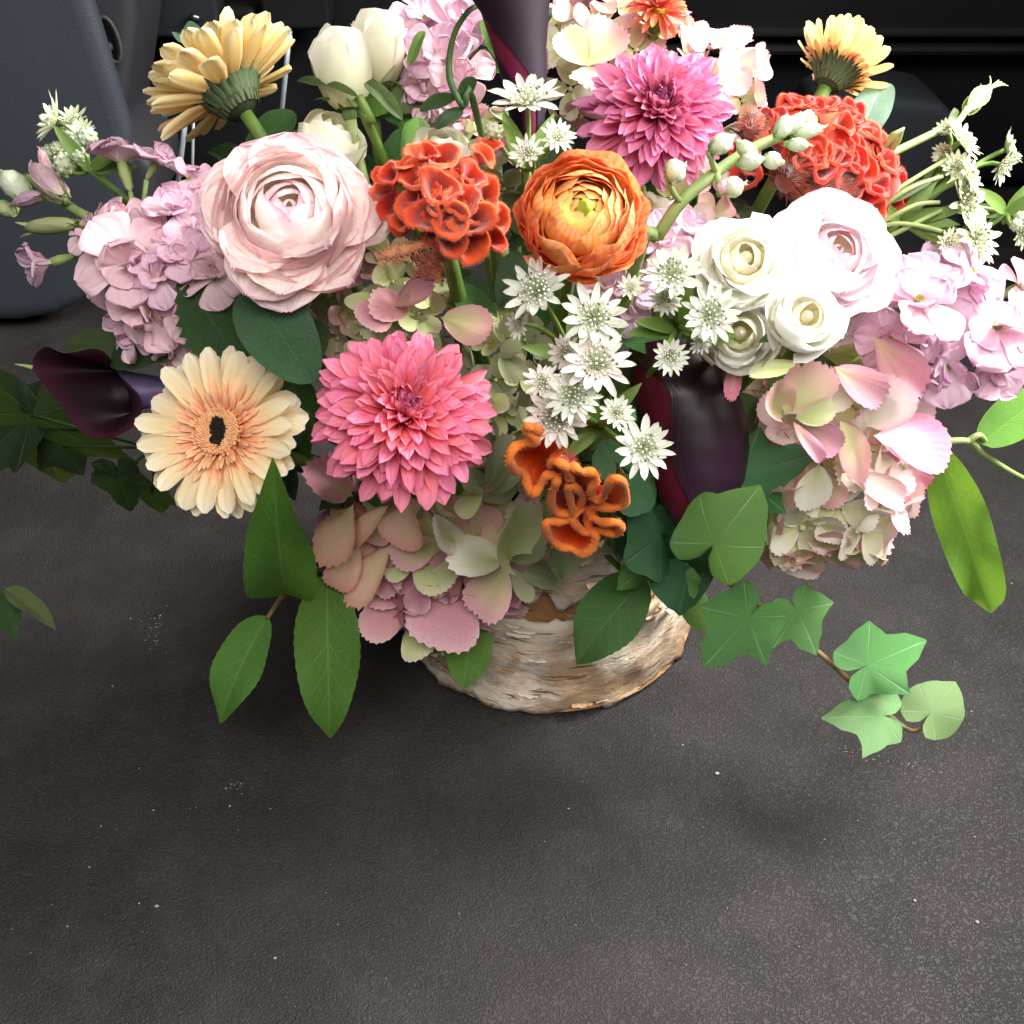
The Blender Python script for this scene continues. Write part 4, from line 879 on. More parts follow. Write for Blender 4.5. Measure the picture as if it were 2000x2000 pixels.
n_ = len(cv); nv = 9; F = np.zeros((nv+1, n_, 3)); rimpts = []
for i, p in enumerate(cv):
    dist, c = near_spine(p); hi = .006+.010*min(1, dist/420)+.0035*math.sin(i*.13)+.002*math.sin(i*.31)
    for j in range(nv+1):
        v = j/nv; x = c.x+(p.x-c.x)*v**.85; y = c.y+(p.y-c.y)*v**.85; o = -.006+(hi+.006)*v**1.7
        F[j, i] = pp(980+x/6.44, 800+y/6.44, o)
    rimpts.append(Vector(F[nv, i]))
org = pp(1110, 960); F -= np.array(org)
part('crest', grid('crest', F, M_cel_c, True), t_, Matrix.Translation(org))
rl = random.Random(4); mb = MB(); loop = rimpts+rimpts[:1]; mb.tube([p-org for p in loop], [.0016+.0003*math.sin(i*.7) for i in range(n_+1)], 8, cap=False)
mb.uv = [(x, .93) for x, y in mb.uv]
for k in range(5200):
    i = rl.randrange(n_); p = rimpts[i]-org; d = Vector((rl.gauss(0, 1), rl.gauss(0, 1), rl.gauss(0, 1))).normalized(); p = p+(rimpts[(i+1) % n_]-rimpts[i])*rl.random()+d*.0011; s_ = d.orthogonal().normalized()*.00017
    mb.add([p-s_, p+s_, p+d*rl.uniform(.0006, .0016)], [(0, 1, 2)], 0, [(.5, .95), (.5, .95), (.5, 1)])
part('frill', mb.build('frill', M_cel_c), t_, Matrix.Translation(org))
fuzz(t_, pp(1095, 900, -.004), pp(1115, 960, 0), sz(1100, 930, 20), 700, .004, simple_mat('cockscomb_rosy_plume', '#c05a48', '#b04a50', .9, sheen=.5), 77)
stem_to_vase(t_, at(1110, 960, .015), -Zc, .003)
# ------------------------------------------------------------------ hydrangeas
def hyd(name, stops, **k):
    a = dict(trans=.26, rough=.68, veins=0, vein_amt=0, vv=.07, hv=.012, mott_scale=70); a.update(k)
    m = petal_mat(name, stops, **a); nt = NT.__new__(NT); nt.m = m; nt.t = m.node_tree
    return m
H_GRN = hyd('hydrangea_green', [(0, '#b8c874'), (.4, '#cad28e'), (.85, '#d4d8a4'), (1, '#dcd8b4')], edge='#d6c8b4', edge_amt=.5, edge_pow=8, mottle='#a8b47c', mott_amt=.3)
H_SAGE = hyd('hydrangea_sage', [(0, '#7f8f60'), (.5, '#93a078'), (1, '#a6aa88')], mottle='#8a8468', mott_amt=.3)
H_PALE = hyd('hydrangea_pale', [(0, '#c3cc8e'), (.4, '#dedfb4'), (.8, '#ecebd6'), (1, '#f1e6dc')], edge='#f2e2dc', edge_amt=.5, edge_pow=8)
H_GPK = hyd('hydrangea_green_pink', [(0, '#bcc67c'), (.4, '#cdc894'), (.75, '#dfbfa8'), (1, '#e3aab0')], edge='#e8b4b4', edge_amt=.6, edge_pow=6, speck='#7c3c44')
H_PNK = hyd('hydrangea_dusty_pink', [(0, '#d09a9a'), (.5, '#d2969e'), (.85, '#dfa6b0'), (1, '#e8c0c2')], edge='#e8c6c6', edge_amt=.45, edge_pow=8, mottle='#a8707c', mott_amt=.5, speck='#5a2430')
H_MAU = hyd('hydrangea_mauve', [(0, '#a8a66a'), (.25, '#c09a88'), (.6, '#bf8692'), (1, '#b57a90')], edge='#a8688a', edge_amt=.4, edge_pow=8, veins=3, vein_amt=.12, vbump=.2, mottle='#cfa08c', mott_amt=.4)
H_PCH = hyd('hydrangea_peach', [(0, '#e2d8a4'), (.4, '#f2d4b4'), (.8, '#f6c8b0'), (1, '#f0b4a6')], edge='#d98c80', edge_amt=.4, edge_pow=8, speck='#8a3438', mottle='#cc9470', mott_amt=.3)
H_HOT = hyd('hydrangea_bright_pink', [(0, '#f6e4d6'), (.35, '#f6d4d4'), (.7, '#f0a4b8'), (1, '#e87c9c')], edge='#f2b8c4', edge_amt=.4, edge_pow=8, mottle='#dc5c88', mott_amt=.4, veins=3, vein_amt=.12, vbump=.2)
H_WPK = hyd('hydrangea_white_pink', [(0, '#e8e6bc'), (.4, '#f6efe0'), (.85, '#f7e4e0'), (1, '#f3ccd0')], edge='#f2c6cc', edge_amt=.5, edge_pow=8)
HM = dict(g=H_GRN, s=H_SAGE, p=H_PALE, q=H_GPK, k=H_PNK, m=H_MAU, o=H_PCH, h=H_HOT, w=H_WPK)
def fan_mesh(code, var):
    r = random.Random(var*7+3)
    return cached(('fan', code, var), lambda: grid('petal', fan_pts(1.0, r.uniform(.80, .98), r.randint(12, 16), r.uniform(.022, .045), 42, 6, r.uniform(.05, .30), r.uniform(.02, .06), var, r.uniform(.18, .32)), HM[code]))
def hyd_petal(parent, b, t, wpx, code, off, bo=0., to=0., nh=(0, .2, 1), r=random):
    B = at(b[0], b[1], off+bo); T = at(t[0], t[1], off+to); L = (T-B).length
    m = frame_y(B, T-B, cdir(nh[0]+r.uniform(-.2, .2), nh[1]+r.uniform(-.2, .2), nh[2])) @ Matrix.Diagonal((wpx*(guide(*b)-off)/FPX/1.0, L, L, 1))
    return part('petal', fan_mesh(code, r.randint(0, 7)), parent, m)
def floret(parent, P, Z, R, code, r, el=.22, sepalname='petal'):
    e = bpy.data.objects.new('floret', None); C.objects.link(e); e.empty_display_size = .004
    m0 = frame_z(P, Z, r.uniform(0, 6)); e.parent = parent; e.matrix_basis = WM[parent].inverted() @ m0; WM[e] = m0
    for k in range(4):
        s_ = R*r.uniform(.88, 1.1)
        part('petal', fan_mesh(code, r.randint(0, 7)), e, radial(m0, k*math.pi/2+r.uniform(-.15, .15), el+r.uniform(-.3, .25), R*.03, R*.012*(k % 2), r.uniform(-.25, .25)) @ Matrix.Diagonal((s_, s_, s_, 1)))
    mb = cached('hydbead', lambda: (lambda b: (b.ball((0, 0, .06), .085, 8, 5), b.build('bead', H_GRN))[1])(MB()))
    part('bead', mb, e, m0 @ Matrix.Diagonal((R, R, R, 1)))
    return e
def hydrangea(label, px, py, rx, ry, off, fs, rule, n=40, lo=-.25, seed=0, depth=.8, expl=(), eo=.012, skip=None):
    """head on an ellipsoid; rule(lx, ly, r) gives a petal colour; expl = petals set one by one over it"""
    r = random.Random(seed); P = at(px, py, off); sx = sz(px, py, rx, off); sy = sz(px, py, ry, off); sf = min(sx, sy)*depth
    Cn = P + CF*sf*.9
    t_ = flower_root('hydrangea', label, 'hydrangea', Cn, 'hydrangea heads')
    FR = sz(px, py, fs, off)
    for i in range(n):
        z = 1-2*(i+.5)/n; a = i*GA+seed
        if z < lo: continue
        d = Vector((math.sqrt(1-z*z)*math.cos(a), math.sqrt(1-z*z)*math.sin(a), z))
        lx, ly = d.x, d.y
        if skip and skip(lx, ly): continue
        d2 = Vector((d.x*sx, d.y*sy, d.z*sf)); nrm = Vector((d.x/sx, d.y/sy, d.z/sf)).normalized()
        wp = Cn + CR*d2.x + CU*d2.y - CF*d2.z; wn = (CR*(nrm.x+r.uniform(-.3, .3)) + CU*(nrm.y+r.uniform(-.3, .3)) - CF*nrm.z).normalized()
        if wp.z < .05: continue
        floret(t_, wp, wn, FR*r.uniform(.85, 1.15), rule(lx, ly, r), r)
    for e in expl:
        b, t, wpx, code = e[:4]; o2 = e[4] if len(e) > 4 else 0.; up = e[5] if len(e) > 5 else .004
        hyd_petal(t_, b, t, wpx, code, off+eo+o2, -.004, up, (0, .25, 1), r)
    stem_to_vase(t_, Cn, CF*.3-CU*.9, .004, M_stem_pale, .03); return t_
def rule_front(x, y, r):
    if y < -.45: return r.choice('kkkm')
    if x < -.45: return r.choice('ooko')
    return r.choice('gsgsq')
H1 = [((690, 970), (596, 900), 100, 'm', -.004), ((690, 985), (640, 1085), 92, 'o', .0), ((705, 1060), (650, 1150), 82, 'o', .002), ((765, 1062), (690, 1175), 84, 'o', .003), ((760, 985), (690, 1068), 60, 'o', -.002),
      ((800, 985), (785, 1055), 105, 'o', .002), ((860, 1060), (770, 1095), 84, 'q', .004), ((815, 1150), (712, 1172), 70, 'k', .000), ((900, 1120), (815, 1135), 92, 'k', .003), ((905, 1150), (850, 1262), 168, 'k', .006), ((800, 1165), (715, 1238), 84, 'k', .002), ((800, 1215), (850, 1276), 120, 'g', -.002),
      ((990, 1105), (930, 1206), 108, 'q', .012), ((890, 1065), (835, 985), 62, 'p', .010, .012), ((980, 1098), (865, 1085), 92, 'p', .010, .008), ((996, 1096), (966, 978), 126, 'g', .014, .004), ((998, 1098), (1070, 1035), 74, 's', .008), ((1100, 1132), (1055, 1040), 80, 's', .006), ((993, 1105), (1035, 1170), 46, 's', .010), ((1105, 1138), (1020, 1112), 56, 's', .002),
      ((945, 962), (893, 1008), 52, 'g', .006, .01), ((945, 955), (893, 925), 52, 's', .004), ((953, 958), (1000, 845), 62, 's', .004), ((958, 962), (1035, 915), 50, 's', .003), ((700, 960), (700, 900), 70, 'k', -.006), ((760, 1000), (730, 1060), 70, 'q', -.006), ((1000, 1015), (1060, 990), 80, 'k', -.006)]
hydrangea('mottled green, peach and dusty pink hydrangea spilling over the front of the birch vase', 890, 1020, 250, 190, -.026, 78, rule_front, 90, -.1, 3, .75, H1, .022, skip=lambda x, y: x > .35 and y < -.05)
def rule_right(x, y, r):
    if x > .45: return r.choice('whww')
    if y > .45: return r.choice('gqq')
    return r.choice('gqpwq')
H2 = [((1565, 712), (1455, 738), 48, 'g', .008), ((1530, 815), (1497, 745), 74, 'q', .008), ((1532, 812), (1605, 712), 112, 'q', .010), ((1552, 818), (1632, 790), 74, 'g', .012), ((1565, 800), (1670, 770), 70, 'p', .004), ((1575, 825), (1640, 885), 78, 'm', .010), ((1548, 822), (1605, 905), 42, 'm', .014, .012), ((1640, 820), (1690, 925), 96, 'q', .010), ((1628, 715), (1728, 785), 92, 'm', .012), ((1705, 655), (1792, 785), 112, 'm', .004), ((1630, 720), (1690, 802), 32, 'g', .010),
      ((1690, 835), (1768, 748), 112, 'w', .008), ((1705, 850), (1830, 892), 136, 'h', .014), ((1650, 925), (1765, 985), 76, 'w', .010), ((1600, 905), (1586, 990), 82, 'p', .014, .010), ((1645, 945), (1572, 1015), 84, 'g', .008), ((1632, 1005), (1730, 1065), 116, 'k', .012), ((1560, 1015), (1632, 1068), 78, 'w', .010), ((1500, 985), (1542, 1090), 94, 'g', .010), ((1503, 990), (1545, 935), 66, 'q', .008), ((1500, 1095), (1605, 1118), 56, 'w', .004), ((1600, 1080), (1650, 1085), 50, 'k', -.002), ((1440, 690), (1425, 780), 40, 'h', .0), ((1720, 990), (1745, 1020), 60, 'w', .0)]
hydrangea('pink and lime hydrangea at the right, below the white roses', 1622, 888, 182, 205, -.014, 84, rule_right, 54, -.15, 4, .8, H2, .018)
hydrangea('faded green and pink hydrangea behind and above the coral dahlia', 745, 590, 135, 110, -.022, 56, lambda x, y, r: r.choice('gsqkgs'), 40, -.1, 5, .8,
          [((770, 600), (850, 545), 70, 'm', .016), ((760, 600), (710, 640), 90, 'k', .012), ((800, 610), (720, 590), 70, 'k', .012), ((720, 570), (690, 610), 70, 'g', .008), ((860, 620), (960, 640), 90, 'q', .006), ((840, 600), (800, 560), 60, 'g', .01)], .006)
hydrangea('blush and pale green hydrangea at the top, behind the mauve dahlia', 1205, 95, 165, 120, -.040, 62, lambda x, y, r: r.choice('qwqpgk'), 40, -.2, 6, .8,
          [((1150, 130), (1090, 60), 90, 'g', .01), ((1150, 130), (1200, 40), 110, 'q', .01), ((1180, 150), (1130, 175), 80, 'q', .012), ((1110, 40), (1085, 10), 50, 'w', .01)], .004)
hydrangea('pale blush hydrangea at the upper right, behind the mauve dahlia and scarlet crest', 1415, 150, 70, 85, -.050, 54, lambda x, y, r: r.choice('wwqw'), 16, -.2, 7, .8, [((1370, 110), (1352, 45), 60, 'w', .006), ((1400, 140), (1450, 120), 90, 'w', .006), ((1400, 160), (1460, 190), 90, 'w', .006)], .004)
hydrangea('shaded rosy green hydrangea deep between the two cockscomb and ranunculus blooms', 960, 300, 110, 90, -.030, 52, lambda x, y, r: r.choice('gskqs'), 28, -.1, 8, .8, [((960, 290), (1000, 280), 80, 'k', .012), ((950, 330), (960, 270), 100, 's', .008)], .004)
hydrangea('pale hydrangea petals under the stem of white stock buds', 1330, 400, 90, 110, -.030, 52, lambda x, y, r: r.choice('gpqww'), 30, -.1, 9, .8)
hydrangea('grey green hydrangea florets between the coral dahlia and the star flowers', 985, 725, 70, 120, -.020, 48, lambda x, y, r: r.choice('sgs'), 26, -.1, 10, .8,
          [((975, 690), (1020, 742), 62, 's', .012), ((975, 690), (1025, 680), 44, 's', .012), ((985, 660), (960, 640), 46, 'g', .01), ((985, 660), (1000, 620), 40, 's', .01), ((955, 780), (1000, 800), 50, 'g', .006)], .004)

# ------------------------------------------------------------------ stocks
def stk(name, stops, **k): return petal_mat(name, stops, trans=.30, rough=.6, veins=5, vein_amt=.2, vv=.06, hv=.010, **k)
M_stk = stk('stock_lilac_pink', [(0, '#ecebc8'), (.2, '#f5dce2'), (.6, '#f0cbdc'), (1, '#eec4dc')], mottle='#eabcd0', mott_amt=.35)
M_stk_s = stk('stock_rosy_pink', [(0, '#e8e8c4'), (.2, '#f6dede'), (.6, '#f2d0d6'), (1, '#f0cad6')], mottle='#eec0c6', mott_amt=.35)
M_stk_w = stk('stock_pale_lilac', [(0, '#e8e8c4'), (.2, '#f4e4ea'), (.6, '#f1d6e6'), (1, '#eccbe4')], mottle='#e8bcd8', mott_amt=.4)
M_bud = petal_mat('stock_bud_green', [(0, '#8f9f60'), (.6, '#a9b67c'), (1, '#c2c898')], trans=.15, veins=4, vein_amt=.3)
M_bud_w = petal_mat('stock_bud_white', [(0, '#93a870'), (.5, '#b9c69a'), (1, '#e2e8d2')], trans=.2, veins=4, vein_amt=.3)
def stock_petal(mat, var):
    r = random.Random(var*5+1)
    def pr(v): return max(.0, (.22+1.5*v**1.1)*(1-max(0, (v-.62)/.38)**2.2*.95)) if v < 1 else .12
    return cached(('stk', mat.name, var), lambda: grid('petal', petal_pts(1.0, r.uniform(.74, .96), pr, 11, 10, r.uniform(.1, .5), r.uniform(-1.3, -.3), 1.2, r.uniform(.1, .6), r.uniform(.08, .19), r.uniform(2.4, 4.6), r.uniform(-.2, .2), r.uniform(0, 6)), mat))
def stock_floret(parent, px, py, s, f, off, mat, r, calyx=False, n=5, dbl=3, spread=20):
    P = at(px, py, off); R = sz(px, py, s, off)/2; Z = cdir(*f); m0 = frame_z(P, Z, r.uniform(0, 6))
    e = bpy.data.objects.new('floret', None); C.objects.link(e); e.empty_display_size = .004
    e.parent = parent; e.matrix_basis = WM[parent].inverted() @ m0; WM[e] = m0
    for k in range(n):
        s_ = R*r.uniform(.9, 1.12); part('petal', stock_petal(mat, r.randint(0, 7)), e, radial(m0, k*2*math.pi/n+r.uniform(-.25, .25), rad(r.uniform(spread-22, spread+14)), R*.03, 0, r.uniform(-.5, .5)) @ Matrix.Diagonal((s_, s_, s_, 1)))
    for k in range(dbl+2):
        s_ = R*r.uniform(.5, .8); part('petal', stock_petal(mat, r.randint(0, 7)), e, radial(m0, k*2*math.pi/max(1, dbl)+r.uniform(-.4, .4), rad(r.uniform(38, 66)), R*.02, R*.03, r.uniform(-.5, .5)) @ Matrix.Diagonal((s_, s_, s_, 1)))
    mb = MB()
    for k in range(6):
        a = k*1.047; mb.tube([Vector((0, 0, 0)), Vector((math.cos(a)*R*.06, math.sin(a)*R*.06, R*.16))], [R*.03, R*.035], 5)
    part('stamens', mb.build('stamens', simple_mat_once('stamen_green', '#a9ac48', '#8a8f38')), e, m0)
    mb = MB(); mb.tube([Vector((0, 0, R*.02)), Vector((0, 0, -R*.28)), Vector((0, 0, -R*.62)), Vector((0, 0, -R*.75))], [R*.13, R*.17, R*.12, R*.05], 9)
    part('calyx', mb.build('calyx', M_bud), e, m0)
    return m0 @ Vector((0, 0, -R*.75))
def simple_mat_once(n, a, b, **k): return cached(('sm', n), lambda: simple_mat(n, a, b, .6, 200, .3, **k))
def bud(parent, b, t, wpx, off, mat_s, mat_p=None, frac=.55, seed=0, pet=4):
    r = random.Random(seed); B = at(*b, off); T = at(*t, off+.004); L = (T-B).length; wd = wpx*(guide(*b)-off)/FPX
    M = frame_y(B, T-B, VIEW)
    e = bpy.data.objects.new('bud', None); C.objects.link(e); e.empty_display_size = .004; e.parent = parent; e.matrix_basis = WM[parent].inverted() @ M; WM[e] = M
    if mat_p:
        for k in range(pet):
            part('petal', grid('petal', petal_pts(L*r.uniform(.85, 1.02), wd*.75, prof_lance, 5, 8, .28, -.5, 1, 1.1, .02, 2), mat_p), e, M @ Matrix.Rotation(k*2*math.pi/pet+r.uniform(-.2, .2), 4, 'Y') @ Matrix.Translation((0, 0, -wd*.10)) @ Matrix.Rotation(math.pi, 4, 'Y') @ Matrix.Translation((0, 0, -wd*.18)))
    for k in range(4):
        part('sepal', grid('sepal', petal_pts(L*frac*r.uniform(.92, 1.05) if mat_p else L, wd*.72, prof_lance, 5, 8, -.35, .75, 1, 1.2), mat_s), e, M @ Matrix.Rotation(k*math.pi/2+.3, 4, 'Y') @ Matrix.Translation((0, 0, wd*.12)) )
    mb = MB(); mb.ball((0, L*(.42 if mat_p else .5), 0), wd*.40, 10, 8, 0, (1, L*.40/(wd*.40) if mat_p else L*.46/(wd*.40), 1)); part('core', mb.build('core', mat_p or mat_s), e, M)
    return B
def stalk(parent, pts, r0, r1, mat=None, name='stem'):
    n = len(pts); mb = MB(); q = []
    P = [at(p[0], p[1], p[2]) if isinstance(p, tuple) else p for p in pts]
    for i in range(n-1):
        p0 = P[max(0, i-1)]; p1 = P[i]; p2 = P[i+1]; p3 = P[min(n-1, i+2)]
        for k in range(5):
            t = k/5; q.append(.5*((2*p1)+(p2-p0)*t+(2*p0-5*p1+4*p2-p3)*t*t+(3*p1-p0-3*p2+p3)*t**3))
    q.append(P[-1]); mb.tube(q, [r0+(r1-r0)*i/(len(q)-1) for i in range(len(q))], 8)
    return part(name, mb.build(name, mat or M_stem), parent, I4)
VT = lambda x=0., y=0.: VASE_TOP+Vector((x, y, -.02))
def stock(label, spec, off, spine, seed, buds=(), mats=(M_stk,), r0=.0032, r1=.0018, leaves=()):
    r = random.Random(seed); P = at(spine[0][0], spine[0][1], off)
    t_ = flower_root('stock', label, 'stock flower', P, 'stocks')
    sp = [(p[0], p[1], off-.012+(p[2] if len(p) > 2 else 0)) for p in spine]
    stalk(t_, sp+[VT(P.x*.2, P.y*.2)], r1, r0, M_stem_pale)
    for c in spec:
        px, py, s, f = c[:4]; o = off+(c[4] if len(c) > 4 else 0); mt = mats[c[5]] if len(c) > 5 else r.choice(mats)
        e = stock_floret(t_, px, py, s, f, o, mt, r, dbl=c[6] if len(c) > 6 else 3, spread=c[7] if len(c) > 7 else 16)
        k = min(range(len(sp)), key=lambda i: (at(*sp[i])-e).length)
        mb = MB(); mb.tube(bez(e, (e+at(*sp[k]))/2-CU*.004, at(*sp[k]), 6), .0011, 6); part('pedicel', mb.build('pedicel', M_stem_pale), t_, I4)
    for k, (b, t, wd, ms, mp, j) in enumerate(buds):
        B = bud(t_, b, t, wd, off, ms, mp, .6, seed*20+k); Q = at(*sp[j])
        mb = MB(); mb.tube(bez(B, (B+Q)/2-CU*.002, Q, 6), [.0010, .0011, .0011, .0012, .0012, .0013], 6); part('pedicel', mb.build('pedicel', M_stem_pale), t_, I4)
    return t_
stock('lilac pink stock spike reaching out at the far left, buds at its tip',
      [(310, 540, 130, (0, .1, 1), .014, 0), (235, 440, 120, (-.2, .4, .9), .002, 1), (360, 500, 120, (.1, .2, 1), .010, 0), (255, 650, 110, (-.3, -.4, .8), -.002, 0), (238, 318, 150, (-.2, .9, .25), .004, 0, 2, 26), (305, 318, 105, (.55, .7, .3), .0, 0, 2, 30), (258, 520, 205, (0, .12, 1), .012, 1, 4), (350, 420, 150, (.2, .45, .8), .0, 0), (422, 540, 150, (.05, .05, 1), .004, 1, 3), (295, 600, 170, (-.15, -.45, .85), .004, 1, 3), (385, 610, 150, (.1, -.3, .9), .0, 1), (100, 512, 124, (-.75, -.35, .5), .0, 0, 1, 40), (330, 480, 150, (-.1, .4, .9), .0, 1, 3), (190, 460, 120, (-.5, .2, .8), -.010, 1, 2), (400, 440, 120, (.2, .2, .9), -.006, 0), (370, 350, 90, (.4, .6, .6), -.006, 0, 2), (330, 660, 120, (-.1, -.6, .7), -.004, 1, 2), (410, 670, 110, (0, -.6, .7), -.004, 1, 2), (215, 540, 120, (-.4, -.2, .8), .0, 1)], -.012,
      [(50, 345), (130, 400), (190, 432), (270, 462), (370, 500, -.006), (470, 540, -.02)], 31,
      [((128, 388), (52, 312), 62, M_bud, M_stk_s, 1), ((85, 380), (14, 402), 36, M_bud, M_stk, 1), ((155, 436), (44, 446), 44, M_bud, None, 2), ((60, 390), (-12, 325), 66, M_bud, M_bud_w, 0), ((100, 345), (72, 280), 26, M_bud, M_stk_s, 1), ((30, 420), (-10, 395), 40, M_bud, None, 0)], (M_stk, M_stk_s))
stock('pale lilac stock spike at the far right edge, beside the pale ranunculus',
      [(1792, 590, 220, (-.05, .25, .95), .010, 0, 3), (1895, 535, 150, (.5, .45, .6), .006, 1, 2, 24), (1942, 640, 205, (.1, .2, .95), .008, 0, 3), (1850, 715, 150, (-.05, -.5, .85), .002, 1, 2, 24), (1945, 715, 150, (.1, -.65, .75), .004, 0, 2, 24), (1740, 560, 120, (-.3, .3, .9), -.002, 1), (1845, 520, 130, (.1, .5, .85), -.006, 1), (1740, 660, 150, (-.3, -.2, .9), -.004, 0), (1830, 640, 150, (0, 0, 1), -.006, 1), (1800, 740, 100, (-.2, -.7, .6), -.004, 1, 1, 30), (1990, 560, 120, (.5, .3, .8), -.004, 0), (2000, 700, 140, (.3, -.1, .9), .0, 0), (1885, 590, 140, (.2, .3, .9), -.006, 1)], -.004,
      [(2090, 640), (1980, 630), (1880, 620), (1780, 620, -.01), (1680, 640, -.03)], 32, (), (M_stk, M_stk_w))
stock('pink stock spike standing at the top, left of the plum calla',
      [(835, 40, 150, (-.3, .3, .9), -.004, 0), (890, 60, 150, (.1, .1, 1), .0, 0), (860, 120, 160, (-.1, 0, 1), .002, 0), (900, 150, 140, (.2, -.1, 1), .0, 1), (830, 165, 130, (-.4, -.2, .9), -.004, 0), (880, 200, 120, (0, -.3, .9), -.006, 0), (870, -10, 150, (0, .4, .9), -.004, 0), (930, 20, 130, (.3, .3, .9), -.008, 0), (810, 100, 110, (-.6, .1, .7), -.008, 1), (840, 220, 110, (-.3, -.4, .9), -.01, 1)], -.030,
      [(880, -60), (870, 40), (870, 130), (890, 230), (920, 330, -.02)], 33, (), (M_stk, M_stk_s))
stock('lavender stock florets deep under the orange ranunculus', [(1290, 470, 120, (.2, .2, .9), 0, 0), (1250, 560, 110, (0, 0, 1), -.004, 1), (1180, 560, 110, (0, .1, 1), -.004, 0), (1330, 440, 100, (.2, .3, .9), -.004, 1), (1225, 610, 90, (0, -.2, .9), -.004, 1), (1300, 530, 90, (0, .2, .9), -.006, 0)], -.020, [(1340, 420), (1260, 520), (1180, 620, -.02)], 34, (), (M_stk, M_stk_w))
t_ = stock('stem of closed white and green stock buds crossing in front of the mauve dahlia', [], .030, [(1590, 232), (1545, 258), (1470, 290), (1400, 335), (1330, 395), (1285, 460, -.008), (1240, 520, -.02)], 35,
      [((1530, 262), (1572, 222), 40, M_bud_w, None, 1), ((1548, 262), (1618, 246), 40, M_bud_w, M_bud_w, 1), ((1515, 270), (1545, 225), 46, M_bud_w, None, 1), ((1535, 282), (1590, 284), 34, M_bud_w, M_bud_w, 1), ((1490, 310), (1535, 318), 44, M_bud_w, M_bud_w, 2), ((1470, 305), (1436, 272), 40, M_bud_w, M_bud_w, 2), ((1385, 295), (1440, 262), 52, M_bud_w, M_bud_w, 3), ((1300, 345), (1345, 318), 62, M_bud_w, M_bud_w, 4), ((1410, 372), (1462, 356), 54, M_bud_w, M_bud_w, 3), ((1440, 320), (1500, 308), 46, M_bud_w, M_bud_w, 2), ((1560, 240), (1590, 218), 34, M_bud_w, None, 0), ((1405, 380), (1420, 345), 30, M_bud, M_stk_s, 3)], r0=.0025, r1=.0018)

# ------------------------------------------------------------------ astrantias (star flowers)
M_ast = petal_mat('astrantia_bract', [(0, '#ccd0b4'), (.35, '#dadccc'), (.75, '#e2e2d6'), (.93, '#ccd4ac'), (1, '#92a66c')], edge='#eef0e6', edge_amt=.3, trans=.26, veins=5, vein_amt=.5, vv=.05, hv=.006)
M_ast_p = petal_mat('astrantia_pinkish_bract', [(0, '#d8d2c0'), (.4, '#ece2da'), (.8, '#efe6e0'), (.95, '#d8d8b8'), (1, '#9cac74')], trans=.26, veins=5, vein_amt=.5, vv=.05, hv=.006)
M_ast_g = petal_mat('astrantia_green_bract', [(0, '#b4c088'), (.4, '#d6dcb4'), (.8, '#e6ead0'), (1, '#a4b47c')], trans=.26, veins=5, vein_amt=.5, vv=.06, hv=.006)
M_pin = simple_mat('astrantia_pin', '#c6cca8', '#b4bc94', .6, 300, .2, trans=.1); M_pin_w = simple_mat('astrantia_pin_head', '#eceadc', '#d9d8c0', .6, 300, .2); M_pin_d = simple_mat('astrantia_dark_anther', '#565048', '#6c6a5a', .6, 300, .2)
def pins(seed, n, dark):
    r = random.Random(seed); mb = MB()
    for i in range(n):
        q = math.sqrt((i+.5)/n); a = i*GA; th = q*1.15; rr = .56*r.uniform(.85, 1.12)
        tip = Vector((math.sin(th)*math.cos(a)*rr*.92, math.sin(th)*math.sin(a)*rr*.92, math.cos(th)*rr*.62+.02))
        mb.tube([Vector((tip.x*.2, tip.y*.2, 0)), tip], [.012, .009], 4, 0, False); mb.ball(tip, r.uniform(.030, .046), 6, 4, 2 if r.random() < dark else 1)
    return mb.build('pin_cushion', [M_pin, M_pin_w, M_pin_d])
def astr_head(parent, px, py, s, f, off, mat, r, n=15, dark=.2, cup=12, back=None):
    P = at(px, py, off); R = sz(px, py, s, off)/2; Z = cdir(f[0]+r.uniform(-.2, .2), f[1]+r.uniform(-.2, .2), f[2]); m0 = frame_z(P-Z*R*.12, Z, r.uniform(0, 6))
    e = bpy.data.objects.new('flower_head', None); C.objects.link(e); e.empty_display_size = .004; e.parent = parent; e.matrix_basis = WM[parent].inverted() @ m0; WM[e] = m0
    for ring in (0, 1):
        for k in range(n if ring == 0 else n-4):
            var = r.randint(0, 4); L = .80 if ring == 0 else .62
            def mk(var=var, L=L):
                rr = random.Random(var); return grid('bract', petal_pts(L, .34*rr.uniform(.85, 1.15), lambda v: max(.0, (.5+1.3*v)*(1-v)**.62*.92) if v < 1 else 0, 4, 7, .15, rr.uniform(-.5, .1), 1, rr.uniform(.3, .8)), mat)
            part('bract', cached(('ast', mat.name, var, ring), mk), e, radial(m0, (k+.5*ring)*2*math.pi/(n-4*ring)+r.uniform(-.08, .08), rad(cup+ring*9+r.uniform(-9, 9)), R*.18, 0, r.uniform(-.25, .25)) @ Matrix.Diagonal((R, R*r.uniform(.9, 1.1), R, 1)))
    part('pin_cushion', cached(('pins', n, dark, r.randint(0, 2)), lambda: pins(r.randint(0, 99), 52, dark)), e, m0 @ Matrix.Diagonal((R, R, R, 1)))
    return m0 @ Vector((0, 0, -R*.05)), Z
